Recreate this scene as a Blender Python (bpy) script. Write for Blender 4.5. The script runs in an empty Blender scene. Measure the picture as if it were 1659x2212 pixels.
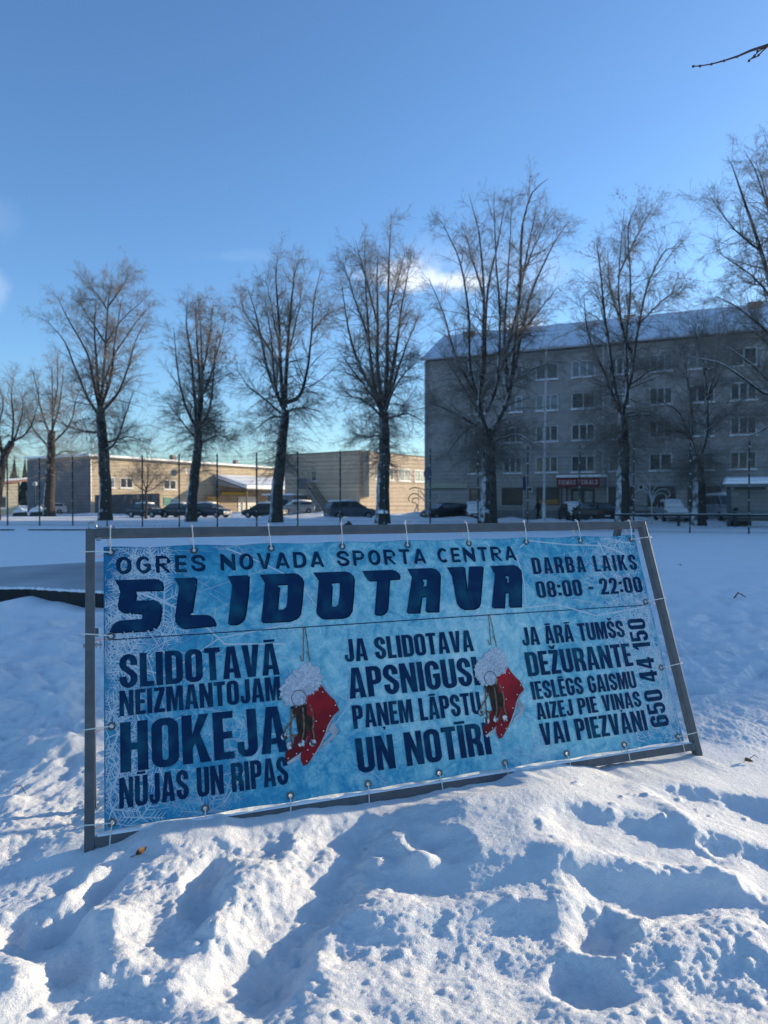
import bpy, math, random
import numpy as np
from mathutils import Vector, Matrix
from mathutils.geometry import tessellate_polygon

S = bpy.context.scene
COL = S.collection
R = math.radians
rnd = random.Random(7)

# ---------------------------------------------------------------- camera
CAM_H, PITCH = 1.45, 0.79
cd = bpy.data.cameras.new("camera"); cam = bpy.data.objects.new("camera", cd); COL.objects.link(cam)
cd.sensor_fit = 'VERTICAL'; cd.sensor_height = 34.6; cd.sensor_width = 25.95; cd.lens = 24.0
cd.clip_start = 0.05; cd.clip_end = 4000
cam.location = (0, 0, CAM_H); cam.rotation_euler = (R(90 - PITCH), 0, 0)
cd.dof.use_dof = True; cd.dof.focus_distance = 3.35; cd.dof.aperture_fstop = 3.2
S.camera = cam

# ---------------------------------------------------------------- light
SUN_AZ, SUN_EL = 27.0, 11.5          # azimuth measured from +x towards +y
sd = Vector((math.cos(R(SUN_EL)) * math.cos(R(SUN_AZ)), math.cos(R(SUN_EL)) * math.sin(R(SUN_AZ)), math.sin(R(SUN_EL))))
W = bpy.data.worlds.new("World"); S.world = W; W.use_nodes = True
wn, wl = W.node_tree.nodes, W.node_tree.links
wn.clear()
sky = wn.new('ShaderNodeTexSky'); sky.sky_type = 'NISHITA'; sky.sun_disc = False
sky.sun_elevation = R(SUN_EL); sky.sun_rotation = R(90 - SUN_AZ)
sky.altitude = 60; sky.air_density = 1.0; sky.dust_density = 0.6; sky.ozone_density = 2.2
bg = wn.new('ShaderNodeBackground'); bg.inputs['Strength'].default_value = 0.15
wo = wn.new('ShaderNodeOutputWorld')
tc = wn.new('ShaderNodeTexCoord'); sx = wn.new('ShaderNodeSeparateXYZ'); wl.new(tc.outputs['Generated'], sx.inputs[0])
def wm(op, a, b=None, c=None):
    n = wn.new('ShaderNodeMath'); n.operation = op
    for i, v in enumerate((a, b, c)):
        if v is None: continue
        if isinstance(v, (int, float)): n.inputs[i].default_value = v
        else: wl.new(v, n.inputs[i])
    return n.outputs[0]
yy = wm('MAXIMUM', sx.outputs['Y'], 0.02)
uu = wm('DIVIDE', sx.outputs['X'], yy); vv = wm('DIVIDE', sx.outputs['Z'], yy)
nz = wn.new('ShaderNodeTexNoise'); nz.inputs['Scale'].default_value = 16; nz.inputs['Detail'].default_value = 8
nz.inputs['Roughness'].default_value = 0.62; wl.new(tc.outputs['Generated'], nz.inputs['Vector'])
tint = wn.new('ShaderNodeMix'); tint.data_type = 'RGBA'; tint.blend_type = 'MULTIPLY'; tint.inputs[0].default_value = 1
wl.new(sky.outputs[0], tint.inputs[6]); tint.inputs[7].default_value = (0.71, 0.94, 1.20, 1)     # a phone camera's deep winter blue
prev = tint.outputs[2]
for (u0, v0, a, b, op) in ((0.075, 0.310, 0.075, 0.017, 0.62), (0.01, 0.320, 0.08, 0.022, .45), (0.19, 0.235, 0.05, .03, .5), (-0.545, 0.305, 0.022, 0.03, .13),
                           (-0.54, 0.40, 0.05, 0.05, .035), (-0.20, 0.345, 0.10, 0.010, .03), (0.17, 0.33, 0.2, 0.05, .10)):
    du = wm('DIVIDE', wm('SUBTRACT', uu, u0), a); dv = wm('DIVIDE', wm('SUBTRACT', vv, v0), b)
    d = wm('SQRT', wm('ADD', wm('MULTIPLY', du, du), wm('MULTIPLY', dv, dv)))
    d = wm('ADD', d, wm('MULTIPLY', wm('SUBTRACT', nz.outputs[0], 0.5), 2.6))
    mr = wn.new('ShaderNodeMapRange'); mr.interpolation_type = 'SMOOTHSTEP'
    wl.new(d, mr.inputs[0]); mr.inputs[1].default_value = 1.15; mr.inputs[2].default_value = 0.1
    mr.inputs[3].default_value = 0; mr.inputs[4].default_value = op
    mx = wn.new('ShaderNodeMix'); mx.data_type = 'RGBA'; wl.new(mr.outputs[0], mx.inputs[0]); wl.new(prev, mx.inputs[6])
    mx.inputs[7].default_value = (6.2, 6.3, 6.6, 1)
    prev = mx.outputs[2]
wl.new(prev, bg.inputs['Color']); wl.new(bg.outputs[0], wo.inputs[0])

ld = bpy.data.lights.new("sun", 'SUN'); ld.energy = 4.5; ld.angle = R(0.5); ld.color = (1.0, 0.84, 0.60)
sun = bpy.data.objects.new("sun", ld); COL.objects.link(sun)
sun.rotation_euler = sd.to_track_quat('Z', 'Y').to_euler()
S.view_settings.view_transform = 'Standard'; S.view_settings.look = 'None'
S.view_settings.exposure = 0.60; S.view_settings.gamma = 1.0
S.cycles.max_bounces = 5; S.cycles.transparent_max_bounces = 12; S.cycles.use_denoising = True

# ---------------------------------------------------------------- helpers
F = 1534.3; CX, CY = 829.5, 1106.0   # the camera's own focal length and centre, in picture units of a 1659 x 2212 frame
cp, sp_ = math.cos(R(PITCH)), math.sin(R(PITCH))
def ray(dx, dy):
    x, y = (dx - CX) / F, (dy - CY) / F
    return Vector((x, cp - y * sp_, -y * cp - sp_))
def at(dx, dy, Y):
    r = ray(dx, dy); t = Y / r.y
    return Vector((r.x * t, Y, CAM_H + r.z * t))
def gnd(dx, dy, z=0.0):
    r = ray(dx, dy); t = (z - CAM_H) / r.z
    return Vector((r.x * t, r.y * t, z))
def src(px, py): return px * 0.54004, py * 0.54004

def new_mesh(name, V, Fc, mats, parent=None, smooth=False, midx=None):
    me = bpy.data.meshes.new(name); me.from_pydata([tuple(v) for v in V], [], Fc)
    if not isinstance(mats, (list, tuple)): mats = [mats]
    for m in mats: me.materials.append(m)
    if midx is not None: me.polygons.foreach_set('material_index', midx)
    if smooth: me.polygons.foreach_set('use_smooth', [True] * len(me.polygons))
    me.update()
    o = bpy.data.objects.new(name, me); COL.objects.link(o)
    if parent is not None: o.parent = parent
    return o
def np_mesh(name, V, Q, mat, parent=None, smooth=True):
    """V (n,3) float, Q (m,k) int"""
    me = bpy.data.meshes.new(name); n, k = Q.shape
    me.vertices.add(len(V)); me.vertices.foreach_set('co', np.ascontiguousarray(V, dtype=np.float32).ravel())
    me.loops.add(n * k); me.loops.foreach_set('vertex_index', np.ascontiguousarray(Q, dtype=np.int32).ravel())
    me.polygons.add(n); me.polygons.foreach_set('loop_start', np.arange(0, n * k, k, dtype=np.int32))
    me.update(calc_edges=True); me.validate()
    if smooth: me.polygons.foreach_set('use_smooth', np.ones(n, dtype=bool))
    me.materials.append(mat)
    o = bpy.data.objects.new(name, me); COL.objects.link(o)
    if parent is not None: o.parent = parent
    return o
def tag(o, label=None, cat=None, group=None, kind=None):
    if label: o['label'] = label
    if cat: o['category'] = cat
    if group: o['group'] = group
    if kind: o['kind'] = kind
    return o
def thing(name, loc, label, cat, group=None, rz=0.0):
    o = bpy.data.objects.new(name, None); COL.objects.link(o); o.empty_display_size = 0.2
    o.location = loc; o.rotation_euler = (0, 0, rz)
    return tag(o, label, cat, group)
def copy_tree(o, parent=None):
    c = o.copy(); COL.objects.link(c); c.parent = parent
    for ch in list(o.children): copy_tree(ch, c)
    return c

class MB:
    """collects shapes for ONE mesh"""
    def __init__(s, off=(0, 0, 0)): s.V = []; s.F = []; s.off = Vector(off)
    def add(s, V, Fc):
        n = len(s.V); s.V += [Vector(v) - s.off for v in V]; s.F += [tuple(i + n for i in f) for f in Fc]; return s
    def hexa(s, b, t):   # 4 bottom points ccw, 4 top points
        return s.add(list(b) + list(t), [(3, 2, 1, 0), (4, 5, 6, 7), (0, 1, 5, 4), (1, 2, 6, 5), (2, 3, 7, 6), (3, 0, 4, 7)])
    def box(s, c, d, M=None):
        x, y, z = d[0] / 2, d[1] / 2, d[2] / 2; c = Vector(c)
        P = [Vector(p) for p in ((-x, -y, -z), (x, -y, -z), (x, y, -z), (-x, y, -z), (-x, -y, z), (x, -y, z), (x, y, z), (-x, y, z))]
        if M is not None: P = [M @ p for p in P]
        P = [p + c for p in P]
        return s.hexa(P[:4], P[4:])
    def fbox(s, Fr, x0, x1, y0, y1, z0, z1):   # box in a frame (origin, ax, ay) with z up
        P = lambda x, y, z: Fr.p(x, y, z)
        return s.hexa([P(x0, y0, z0), P(x1, y0, z0), P(x1, y1, z0), P(x0, y1, z0)], [P(x0, y0, z1), P(x1, y0, z1), P(x1, y1, z1), P(x0, y1, z1)])
    def tube(s, pts, rad, k=8, caps=True):
        pts = [Vector(p) for p in pts]; n = len(pts)
        if isinstance(rad, (int, float)): rad = [rad] * n
        V = []; Fc = []; up = None
        for i, p in enumerate(pts):
            t = (pts[min(i + 1, n - 1)] - pts[max(i - 1, 0)]).normalized()
            if up is None: up = Vector((0, 0, 1)) if abs(t.z) < 0.9 else Vector((1, 0, 0))
            a = t.cross(up).normalized(); b = a.cross(t).normalized(); up = b
            for j in range(k):
                an = 2 * math.pi * j / k; V.append(p + a * (rad[i] * math.cos(an)) + b * (rad[i] * math.sin(an)))
        for i in range(n - 1):
            for j in range(k):
                Fc.append((i * k + j, i * k + (j + 1) % k, (i + 1) * k + (j + 1) % k, (i + 1) * k + j))
        if caps: Fc += [tuple(range(k))[::-1], tuple(range((n - 1) * k, n * k))]
        return s.add(V, Fc)
    def prism(s, poly, a, b, f=lambda p, t: (p[0], t, p[1])):   # 2-D polygon swept from a to b
        n = len(poly)
        V = [f(p, a) for p in poly] + [f(p, b) for p in poly]
        tris = tessellate_polygon([[Vector((p[0], p[1], 0)) for p in poly]])
        Fc = [tuple(t) for t in tris] + [tuple(i + n for i in t)[::-1] for t in tris]
        Fc += [(i, i + n, (i + 1) % n + n, (i + 1) % n) for i in range(n)]
        return s.add(V, Fc)
    def flat(s, contours, y, f=None):   # a filled flat shape with holes
        if f is None: f = lambda p: (p[0], y, p[1])
        L = [[Vector((p[0], p[1], 0)) for p in c] for c in contours]
        tris = tessellate_polygon(L)
        P = [f(p) for c in contours for p in c]
        out = []
        for t in tris:
            a, b, c = [Vector(P[i]) for i in t]
            out.append(tuple(t) if (b - a).cross(c - a).y < 0 else tuple(t)[::-1])
        return s.add(P, out)
    def lathe(s, c, prof, k=16):
        V = []; Fc = []; n = len(prof); c = Vector(c)
        for r, z in prof:
            for j in range(k):
                an = 2 * math.pi * j / k; V.append(c + Vector((r * math.cos(an), r * math.sin(an), z)))
        for i in range(n - 1):
            for j in range(k): Fc.append((i * k + j, i * k + (j + 1) % k, (i + 1) * k + (j + 1) % k, (i + 1) * k + j))
        Fc += [tuple(range(k))[::-1], tuple(range((n - 1) * k, n * k))]
        return s.add(V, Fc)
    def build(s, name, mat, parent=None, smooth=False, bevel=0):
        o = new_mesh(name, s.V, s.F, mat, parent, smooth)
        if bevel:
            b = o.modifiers.new('bevel', 'BEVEL'); b.width = bevel; b.segments = 2; b.limit_method = 'ANGLE'
        return o
class Frame:
    def __init__(s, o, ax, ay): s.o = Vector(o); s.ax = Vector(ax).normalized(); s.ay = Vector(ay).normalized()
    def p(s, x, y, z): return s.o + s.ax * x + s.ay * y + Vector((0, 0, z))
    def hit(s, dx, dy, depth=0.0):   # where the sight line meets the facade plane (depth metres behind it)
        r = ray(dx, dy); n = s.ay; o = s.o + s.ay * depth
        t = (o - Vector((0, 0, CAM_H))).dot(n) / r.dot(n)
        q = Vector((0, 0, CAM_H)) + r * t
        return (q - s.o).dot(s.ax), q.z

# ---- noise on numpy arrays
def _h(ix, iy, seed):
    n = (ix.astype(np.int64) * 374761393 + iy.astype(np.int64) * 668265263 + seed * 974634777) & 0xffffffff
    n = ((n ^ (n >> 13)) * 1274126177) & 0xffffffff
    n = ((n ^ (n >> 16)) * 2246822519) & 0xffffffff
    return ((n ^ (n >> 15)) & 0xffff) / 65535.0 * 2 * np.pi
def perlin(x, y, seed=0):
    ix = np.floor(x); iy = np.floor(y); fx = x - ix; fy = y - iy
    u = fx * fx * fx * (fx * (fx * 6 - 15) + 10); v = fy * fy * fy * (fy * (fy * 6 - 15) + 10)
    def g(ox, oy):
        a = _h(ix + ox, iy + oy, seed); return np.cos(a) * (fx - ox) + np.sin(a) * (fy - oy)
    a = g(0, 0); b = g(1, 0); c = g(0, 1); d = g(1, 1)
    return (a + (b - a) * u) * (1 - v) + (c + (d - c) * u) * v
def fbm(x, y, sc, oct_, seed=0, gain=0.5):
    s = np.zeros_like(x); a = 1.0
    for o in range(oct_):
        s += a * perlin(x * sc, y * sc, seed + o * 17); a *= gain; sc *= 2.03
    return s
def sstep(a, b, x):
    t = np.clip((x - a) / (b - a), 0, 1); return t * t * (3 - 2 * t)

# ---------------------------------------------------------------- materials
def mat(name, c1, c2=None, scale=6.0, rough=0.7, bump=0.0, bscale=40.0, metal=0.0, spec=0.4, detail=5, lo=0.35, hi=0.65, coord='Object'):
    m = bpy.data.materials.new(name); m.use_nodes = True
    n, l = m.node_tree.nodes, m.node_tree.links; p = n['Principled BSDF']
    p.inputs['Roughness'].default_value = rough; p.inputs['Metallic'].default_value = metal
    p.inputs['Specular IOR Level'].default_value = spec
    t = n.new('ShaderNodeTexCoord')
    if c2 is None: c2 = tuple(v * 0.8 for v in c1)
    z = n.new('ShaderNodeTexNoise'); z.inputs['Scale'].default_value = scale; z.inputs['Detail'].default_value = detail
    l.new(t.outputs[coord], z.inputs['Vector'])
    r = n.new('ShaderNodeValToRGB'); r.color_ramp.elements[0].position = lo; r.color_ramp.elements[1].position = hi
    r.color_ramp.elements[0].color = (*c1, 1); r.color_ramp.elements[1].color = (*c2, 1)
    l.new(z.outputs[0], r.inputs[0]); l.new(r.outputs[0], p.inputs['Base Color'])
    if bump:
        z2 = n.new('ShaderNodeTexNoise'); z2.inputs['Scale'].default_value = bscale; z2.inputs['Detail'].default_value = 6
        l.new(t.outputs[coord], z2.inputs['Vector'])
        b = n.new('ShaderNodeBump'); b.inputs['Strength'].default_value = bump; b.inputs['Distance'].default_value = 0.02
        l.new(z2.outputs[0], b.inputs['Height']); l.new(b.outputs[0], p.inputs['Normal'])
    m['base'] = 1
    return m
def nodes(m): return m.node_tree.nodes, m.node_tree.links, m.node_tree.nodes['Principled BSDF']

M_SNOWP = mat('snow_plain', (0.86, 0.86, 0.87), (0.92, 0.92, 0.92), 3, 0.65, 0.4, 12)
# the ground's snow: fine grain bump in two sizes, soft light inside
M_SNOW = mat('snow_ground', (0.89, 0.89, 0.89), (0.94, 0.94, 0.93), 1.3, 0.55, 0, coord='Object')
n, l, p = nodes(M_SNOW); t = n.new('ShaderNodeTexCoord')
za = n.new('ShaderNodeTexNoise'); za.inputs['Scale'].default_value = 170; za.inputs['Detail'].default_value = 4; za.inputs['Roughness'].default_value = .7
zb = n.new('ShaderNodeTexNoise'); zb.inputs['Scale'].default_value = 34; zb.inputs['Detail'].default_value = 4
l.new(t.outputs['Object'], za.inputs['Vector']); l.new(t.outputs['Object'], zb.inputs['Vector'])
ba = n.new('ShaderNodeBump'); ba.inputs['Strength'].default_value = 1.0; ba.inputs['Distance'].default_value = 0.009
bb = n.new('ShaderNodeBump'); bb.inputs['Strength'].default_value = 0.5; bb.inputs['Distance'].default_value = 0.02
l.new(zb.outputs[0], bb.inputs['Height']); l.new(za.outputs[0], ba.inputs['Height']); l.new(bb.outputs[0], ba.inputs['Normal']); l.new(ba.outputs[0], p.inputs['Normal'])
p.inputs['Subsurface Weight'].default_value = 0.25; p.inputs['Subsurface Radius'].default_value = (0.02, 0.026, 0.03); p.inputs['Subsurface Scale'].default_value = 0.6

M_ICE = mat('rink_ice', (0.24, 0.26, 0.28), (0.42, 0.44, 0.46), 0.7, 0.5, 0.15, 3, lo=.3, hi=.7, spec=.15)
M_RUBBER = mat('black_rubber', (0.012, 0.012, 0.013), (0.02, 0.02, 0.022), 8, .7)
M_STEEL = mat('grey_steel', (0.085, 0.092, 0.10), (0.115, 0.122, 0.13), 18, 0.5, 0.12, 60, metal=0.0, spec=.3)
M_ZINC = mat('zinc', (0.45, 0.45, 0.44), (0.3, 0.3, 0.3), 30, .4, metal=.8)
M_TIE = mat('nylon_tie', (0.78, 0.76, 0.72), (0.70, 0.68, 0.64), 20, .45)
n, l, p = nodes(M_TIE); p.inputs['Transmission Weight'].default_value = 0.15; p.inputs['Subsurface Weight'].default_value = .4; p.inputs['Subsurface Scale'].default_value = .01
def brick(name, c, mort, bw, bh, ms=0.012, vert=True, c2=None, rough=.85, rot=0.0):
    m = mat(name, c, c2 or tuple(v * .86 for v in c), 1.1, rough, .12, 30)
    n, l, p = nodes(m); t = n.new('ShaderNodeTexCoord')
    base = p.inputs['Base Color'].links[0].from_socket
    mp = n.new('ShaderNodeMapping'); mp.inputs['Rotation'].default_value = (0, 0, rot); l.new(t.outputs['Object'], mp.inputs['Vector'])
    sxx = n.new('ShaderNodeSeparateXYZ'); l.new(mp.outputs[0], sxx.inputs[0])
    cb = n.new('ShaderNodeCombineXYZ'); l.new(sxx.outputs['X'], cb.inputs[0]); l.new(sxx.outputs['Z'], cb.inputs[1])
    bt = n.new('ShaderNodeTexBrick'); l.new(cb.outputs[0], bt.inputs['Vector'])
    bt.inputs['Scale'].default_value = 1; bt.inputs['Brick Width'].default_value = bw; bt.inputs['Row Height'].default_value = bh
    bt.inputs['Mortar Size'].default_value = ms; bt.inputs['Mortar Smooth'].default_value = .3
    bt.inputs['Color1'].default_value = (.90, .90, .90, 1); bt.inputs['Color2'].default_value = (1.06, 1.05, 1.04, 1); bt.inputs['Mortar'].default_value = (*mort, 1)
    if not vert: bt.offset = 0; bt.inputs['Brick Width'].default_value = 60
    mx = n.new('ShaderNodeMix'); mx.data_type = 'RGBA'; mx.blend_type = 'MULTIPLY'; mx.inputs[0].default_value = 1
    l.new(base, mx.inputs[6]); l.new(bt.outputs['Color'], mx.inputs[7]); l.new(mx.outputs[2], p.inputs['Base Color'])
    return m
M_GLASS = mat('window_glass', (0.025, 0.03, 0.035), (0.07, 0.075, 0.08), 1.5, 0.12, spec=.6)
M_GLASSC = mat('curtained_glass', (0.10, 0.14, 0.15), (0.24, 0.28, 0.29), 2.0, 0.2, spec=.6)
M_DISPLAY = mat('shop_glass', (0.03, 0.025, 0.022), (0.06, 0.05, 0.042), .8, 0.3, spec=.4)
M_WHITE = mat('white_frame', (0.42, 0.42, 0.43), (0.52, 0.52, 0.52), 5, .5)
M_BARK = mat('bark', (0.026, 0.023, 0.021), (0.068, 0.057, 0.048), 5, .9, .8, 14)
# wind-blown snow stuck to the weather side of the lower trunks
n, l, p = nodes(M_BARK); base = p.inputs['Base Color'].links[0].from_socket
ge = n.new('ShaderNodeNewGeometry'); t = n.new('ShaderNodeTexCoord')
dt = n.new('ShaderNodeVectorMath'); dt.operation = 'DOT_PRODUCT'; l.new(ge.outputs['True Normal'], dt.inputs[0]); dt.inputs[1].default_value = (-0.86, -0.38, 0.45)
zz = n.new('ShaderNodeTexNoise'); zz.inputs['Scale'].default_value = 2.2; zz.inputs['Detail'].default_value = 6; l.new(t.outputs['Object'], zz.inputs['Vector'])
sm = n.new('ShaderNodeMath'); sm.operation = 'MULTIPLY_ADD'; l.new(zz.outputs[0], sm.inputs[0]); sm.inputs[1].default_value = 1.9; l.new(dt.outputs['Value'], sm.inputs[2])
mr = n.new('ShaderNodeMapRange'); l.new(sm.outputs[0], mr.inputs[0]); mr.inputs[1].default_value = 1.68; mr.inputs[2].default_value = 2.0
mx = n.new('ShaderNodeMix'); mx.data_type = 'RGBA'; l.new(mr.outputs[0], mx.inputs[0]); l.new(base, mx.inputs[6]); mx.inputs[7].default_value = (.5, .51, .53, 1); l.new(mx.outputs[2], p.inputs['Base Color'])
M_TWIG = mat('twig_bark', (0.17, 0.155, 0.14), (0.27, 0.23, 0.19), 1.5, .85)
M_LEAF = mat('dead_leaf', (0.16, 0.075, 0.03), (0.26, 0.14, 0.06), 2, .8)
M_DARKGREEN = mat('fence_paint', (0.012, 0.020, 0.018), (0.02, 0.03, 0.026), 6, .5)
M_GALV = mat('galvanised', (0.36, 0.38, 0.40), (0.44, 0.46, 0.47), 6, .45, metal=.3)
M_BLACK = mat('dark_plastic', (0.015, 0.015, 0.017), (0.03, 0.03, 0.032), 6, .6)
# ================================================================ GROUND: one sheet of snow
def axis(fine0, fine1, step, lo, hi, g=1.045):
    a = list(np.arange(fine0, fine1, step)); st = step; x = a[-1]
    while x < hi: st = min(st * g, 14); x += st; a.append(x)
    st = step; x = fine0; b = []
    while x > lo: st = min(st * g, 14); x -= st; b.append(x)
    return np.array(b[::-1] + a)
ya = [1.45]; 
while ya[-1] < 900: ya.append(ya[-1] + min(max(0.0052, 0.0031 * ya[-1] + (0 if ya[-1] < 5 else 0.012 * (ya[-1] - 5))), 25))
yb = [1.45]; st = .02
while yb[-1] > -250: st *= 1.18; yb.append(yb[-1] - st)
ys = np.array(yb[:0:-1] + ya); xs = axis(-2.1, 2.9, 0.0075, -700, 700, 1.05)
GX, GY = np.meshgrid(xs, ys)
def segdist(ax, ay, bx, by):
    dx, dy = bx - ax, by - ay; L2 = dx * dx + dy * dy + 1e-9
    t = np.clip(((GX - ax) * dx + (GY - ay) * dy) / L2, 0, 1)
    return np.hypot(GX - ax - t * dx, GY - ay - t * dy)
near = 1 - sstep(5.5, 9.0, np.hypot(GX, GY - 1)); near = np.maximum(near, (1 - sstep(-1.6, -.9, GX)) * (1 - sstep(7.5, 9.8, GY)) * (1 - sstep(8, 12, -GX)))
wx = GX + 0.05 * perlin(GX * 4, GY * 4, 90) + .02 * perlin(GX * 11, GY * 11, 94); wy = GY + 0.05 * perlin(GX * 4, GY * 4, 91) + .02 * perlin(GX * 11, GY * 11, 95)
rough = 0.45 + 0.55 * sstep(-.25, .35, perlin(GX * .8 + 3, GY * .8, 71))      # trodden and untouched areas
rightflat = sstep(-.15, .4, GX) * sstep(2.3, 2.65, GY) * (1 - sstep(3.7, 4.2, GY))
rough = rough * (1 - .85 * rightflat)
H = near * (0.042 * fbm(wx, wy, 1.1, 2, 3) + rough * (0.030 * fbm(wx, wy, 2.4, 2, 11) + 0.013 * np.abs(fbm(wx, wy, 5.0, 2, 21)) + 0.013 * fbm(wx, wy, 9.0, 3, 31, .6)))
H += near * rough * (0.0075 * np.abs(fbm(GX, GY, 21, 3, 41, .6)) + .005 * np.abs(fbm(GX, GY, 38, 2, 43))) + near * 0.0034 * fbm(GX, GY, 66, 3, 51, .75) * (1 - .4 * rightflat)
far = 1 - near
flatrink = sstep(-2.0, -3.5, GX - 0.1 * (GY - 11)) * sstep(10.5, 11.2, GY) * (1 - sstep(30, 36, GY))
H += far * (1 - flatrink) * (0.045 * fbm(GX, GY, 0.55, 3, 61) + 0.022 * fbm(GX, GY, 2.2, 3, 66) * (1 - sstep(16, 40, GY)) + .016 * np.abs(fbm(GX, GY * 1.3, 4.2, 3, 68)) * (1 - sstep(9, 20, GY)))
bank_l = (1 - sstep(-1.5, -.7, GX)) * sstep(3.2, 4.4, GY) * (1 - sstep(8.4, 9.7, GY))
field_r = 1.5 * sstep(4.6, 6.0, GY) * (1 - sstep(11, 22, GY)) * sstep(-1.2, .5, GX)
H += bank_l * (.08 * fbm(wx, wy, 1.5, 2, 121) + .12 * np.abs(fbm(wx, wy, 2.6, 3, 125)) + .04 * fbm(wx, wy, 8, 2, 127)) + field_r * (.055 * np.abs(fbm(wx, wy, 2.6, 3, 131)) + .018 * fbm(wx, wy, 8, 2, 133))
H += 0.05 * near + rightflat * .075 * np.clip(1.7 - GX, 0, 1.05) * (1 - sstep(1.6, 2.2, GX))
# features read off the photograph: (kind, x1, y1, x2, y2, width m, height m)
feat = []
def L_(x, y): return (x * .92586 / 1.85175, (2900 + y * .92586) / 1.85175)
def R_(x, y): return ((1536 + x * .92586) / 1.85175, (2900 + y * .92586) / 1.85175)
def pit(c, a, b, w, d):
    p1, p2 = gnd(*c(*a), .06), gnd(*c(*b), .06); feat.append(('pit', p1, p2, w, d * (.56 if c is R_ else .9)))
def ridge(c, a, b, w, h):
    p1, p2 = gnd(*c(*a), .08), gnd(*c(*b), .08); feat.append(('ridge', p1, p2, w, h))
pit(R_, (1330, 350), (1640, 385), .17, .11); pit(R_, (860, 510), (1230, 560), .19, .12); pit(R_, (1560, 610), (1659, 640), .15, .11)
pit(R_, (930, 850), (940, 900), .10, .17); pit(R_, (860, 1080), (900, 1120), .10, .13)
pit(R_, (960, 720), (1640, 800), .14, .09); pit(R_, (180, 690), (640, 700), .13, .055)
pit(R_, (90, 560), (150, 540), .10, .08); pit(R_, (240, 540), (280, 600), .08, .06)
pit(R_, (1500, 1120), (1640, 1150), .13, .07); pit(R_, (300, 1060), (560, 1090), .16, .06)
ridge(R_, (0, 790), (720, 770), .10, .05); ridge(R_, (960, 640), (1500, 640), .08, .05); ridge(R_, (1010, 900), (1600, 860), .14, .05)
ridge(R_, (700, 480), (860, 640), .06, .035); ridge(R_, (1190, 330), (1330, 480), .06, .035)
ridge(R_, (780, 200), (830, 205), .085, .085); ridge(R_, (560, 255), (600, 270), .07, .05); ridge(R_, (90, 370), (180, 380), .08, .06); ridge(R_, (60, 520), (180, 620), .06, .07)
ridge(R_, (350, 330), (1150, 380), .30, .04)
pit(L_, (590, 590), (250, 830), .065, .07); ridge(L_, (530, 560), (220, 790), .06, .055)
pit(L_, (930, 640), (880, 780), .085, .075); ridge(L_, (1040, 620), (960, 900), .10, .05); ridge(L_, (840, 500), (420, 880), .12, .05)
pit(L_, (1500, 460), (1130, 1010), .15, .10); ridge(L_, (1370, 530), (1010, 900), .13, .07)
pit(L_, (150, 860), (330, 1010), .12, .10); ridge(L_, (230, 960), (60, 1120), .12, .08); ridge(L_, (420, 820), (480, 1010), .09, .06)
pit(L_, (60, 560), (330, 540), .16, .05); ridge(L_, (1400, 830), (1659, 780), .14, .08); ridge(L_, (1340, 1050), (1250, 1180), .10, .05)
pit(L_, (1000, 1060), (1180, 1150), .14, .08); ridge(L_, (600, 1010), (830, 1040), .10, .05)
ridge(L_, (860, 480), (1000, 510), .06, .05); ridge(L_, (1050, 400), (1150, 420), .07, .05); ridge(L_, (540, 480), (700, 470), .10, .045)
ridge(L_, (60, 230), (340, 60), .06, .05); ridge(L_, (30, 330), (240, 190), .08, .06); pit(L_, (100, 300), (330, 170), .07, .05)
for _ in range(110):    # trodden prints over the middle ground
    x, y = rnd.uniform(-5, 8), 5.0 + 11 * rnd.random() ** 1.5
    if x < -2 and y > 9: continue
    a = rnd.uniform(0, 3.14); feat.append(('pit', Vector((x, y, 0)), Vector((x + .2 * math.cos(a), y + .2 * math.sin(a), 0)), rnd.uniform(.1, .19), rnd.uniform(.07, .15)))
for kind, a, b, w, h in feat:
    x0, x1 = min(a.x, b.x) - 3 * w, max(a.x, b.x) + 3 * w; y0, y1 = min(a.y, b.y) - 3 * w, max(a.y, b.y) + 3 * w
    i0, i1 = np.searchsorted(ys, (y0, y1)); j0, j1 = np.searchsorted(xs, (x0, x1)); sl = (slice(i0, i1), slice(j0, j1))
    X, Y = wx[sl], wy[sl]
    dx, dy = b.x - a.x, b.y - a.y; L2 = dx * dx + dy * dy + 1e-9
    t = np.clip(((X - a.x) * dx + (Y - a.y) * dy) / L2, 0, 1); d = np.hypot(X - a.x - t * dx, Y - a.y - t * dy) / w
    d = d + .12 * perlin(GX[sl] * 9, GY[sl] * 9, 77) + .16 * perlin(GX[sl] * 24, GY[sl] * 24, 78) * np.exp(-((d - .9) / .5) ** 2); h = h * .50
    if kind == 'pit': H[sl] += -h * (1 - sstep(.40, 1.25, d)) + h * .16 * np.exp(-((d - 1.35) / .32) ** 2)
    else: H[sl] += h * np.exp(-(d / .85) ** 2)
# thrown clods
rs = np.random.RandomState(5)
for k in range(170):
    if k < 120: c = gnd(rs.uniform(0, 830), rs.uniform(1780, 2212), .05)
    else: c = gnd(rs.uniform(780, 1659), rs.choice([rs.uniform(1700, 1800), rs.uniform(1960, 2212)]), .05)
    w = rs.uniform(.006, .03) ** 1.0; h = w * rs.uniform(.25, .55)
    i0, i1 = np.searchsorted(ys, (c.y - 2 * w, c.y + 2 * w)); j0, j1 = np.searchsorted(xs, (c.x - 2 * w, c.x + 2 * w)); sl = (slice(i0, i1), slice(j0, j1))
    d = np.hypot(GX[sl] - c.x, (GY[sl] - c.y)) / w + .55 * perlin(GX[sl] * 22 + k, GY[sl] * 22, 79) + .4 * perlin(GX[sl] * 60, GY[sl] * 60, 80)
    H[sl] += h * (1 - sstep(.0, 1.15, d))
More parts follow.
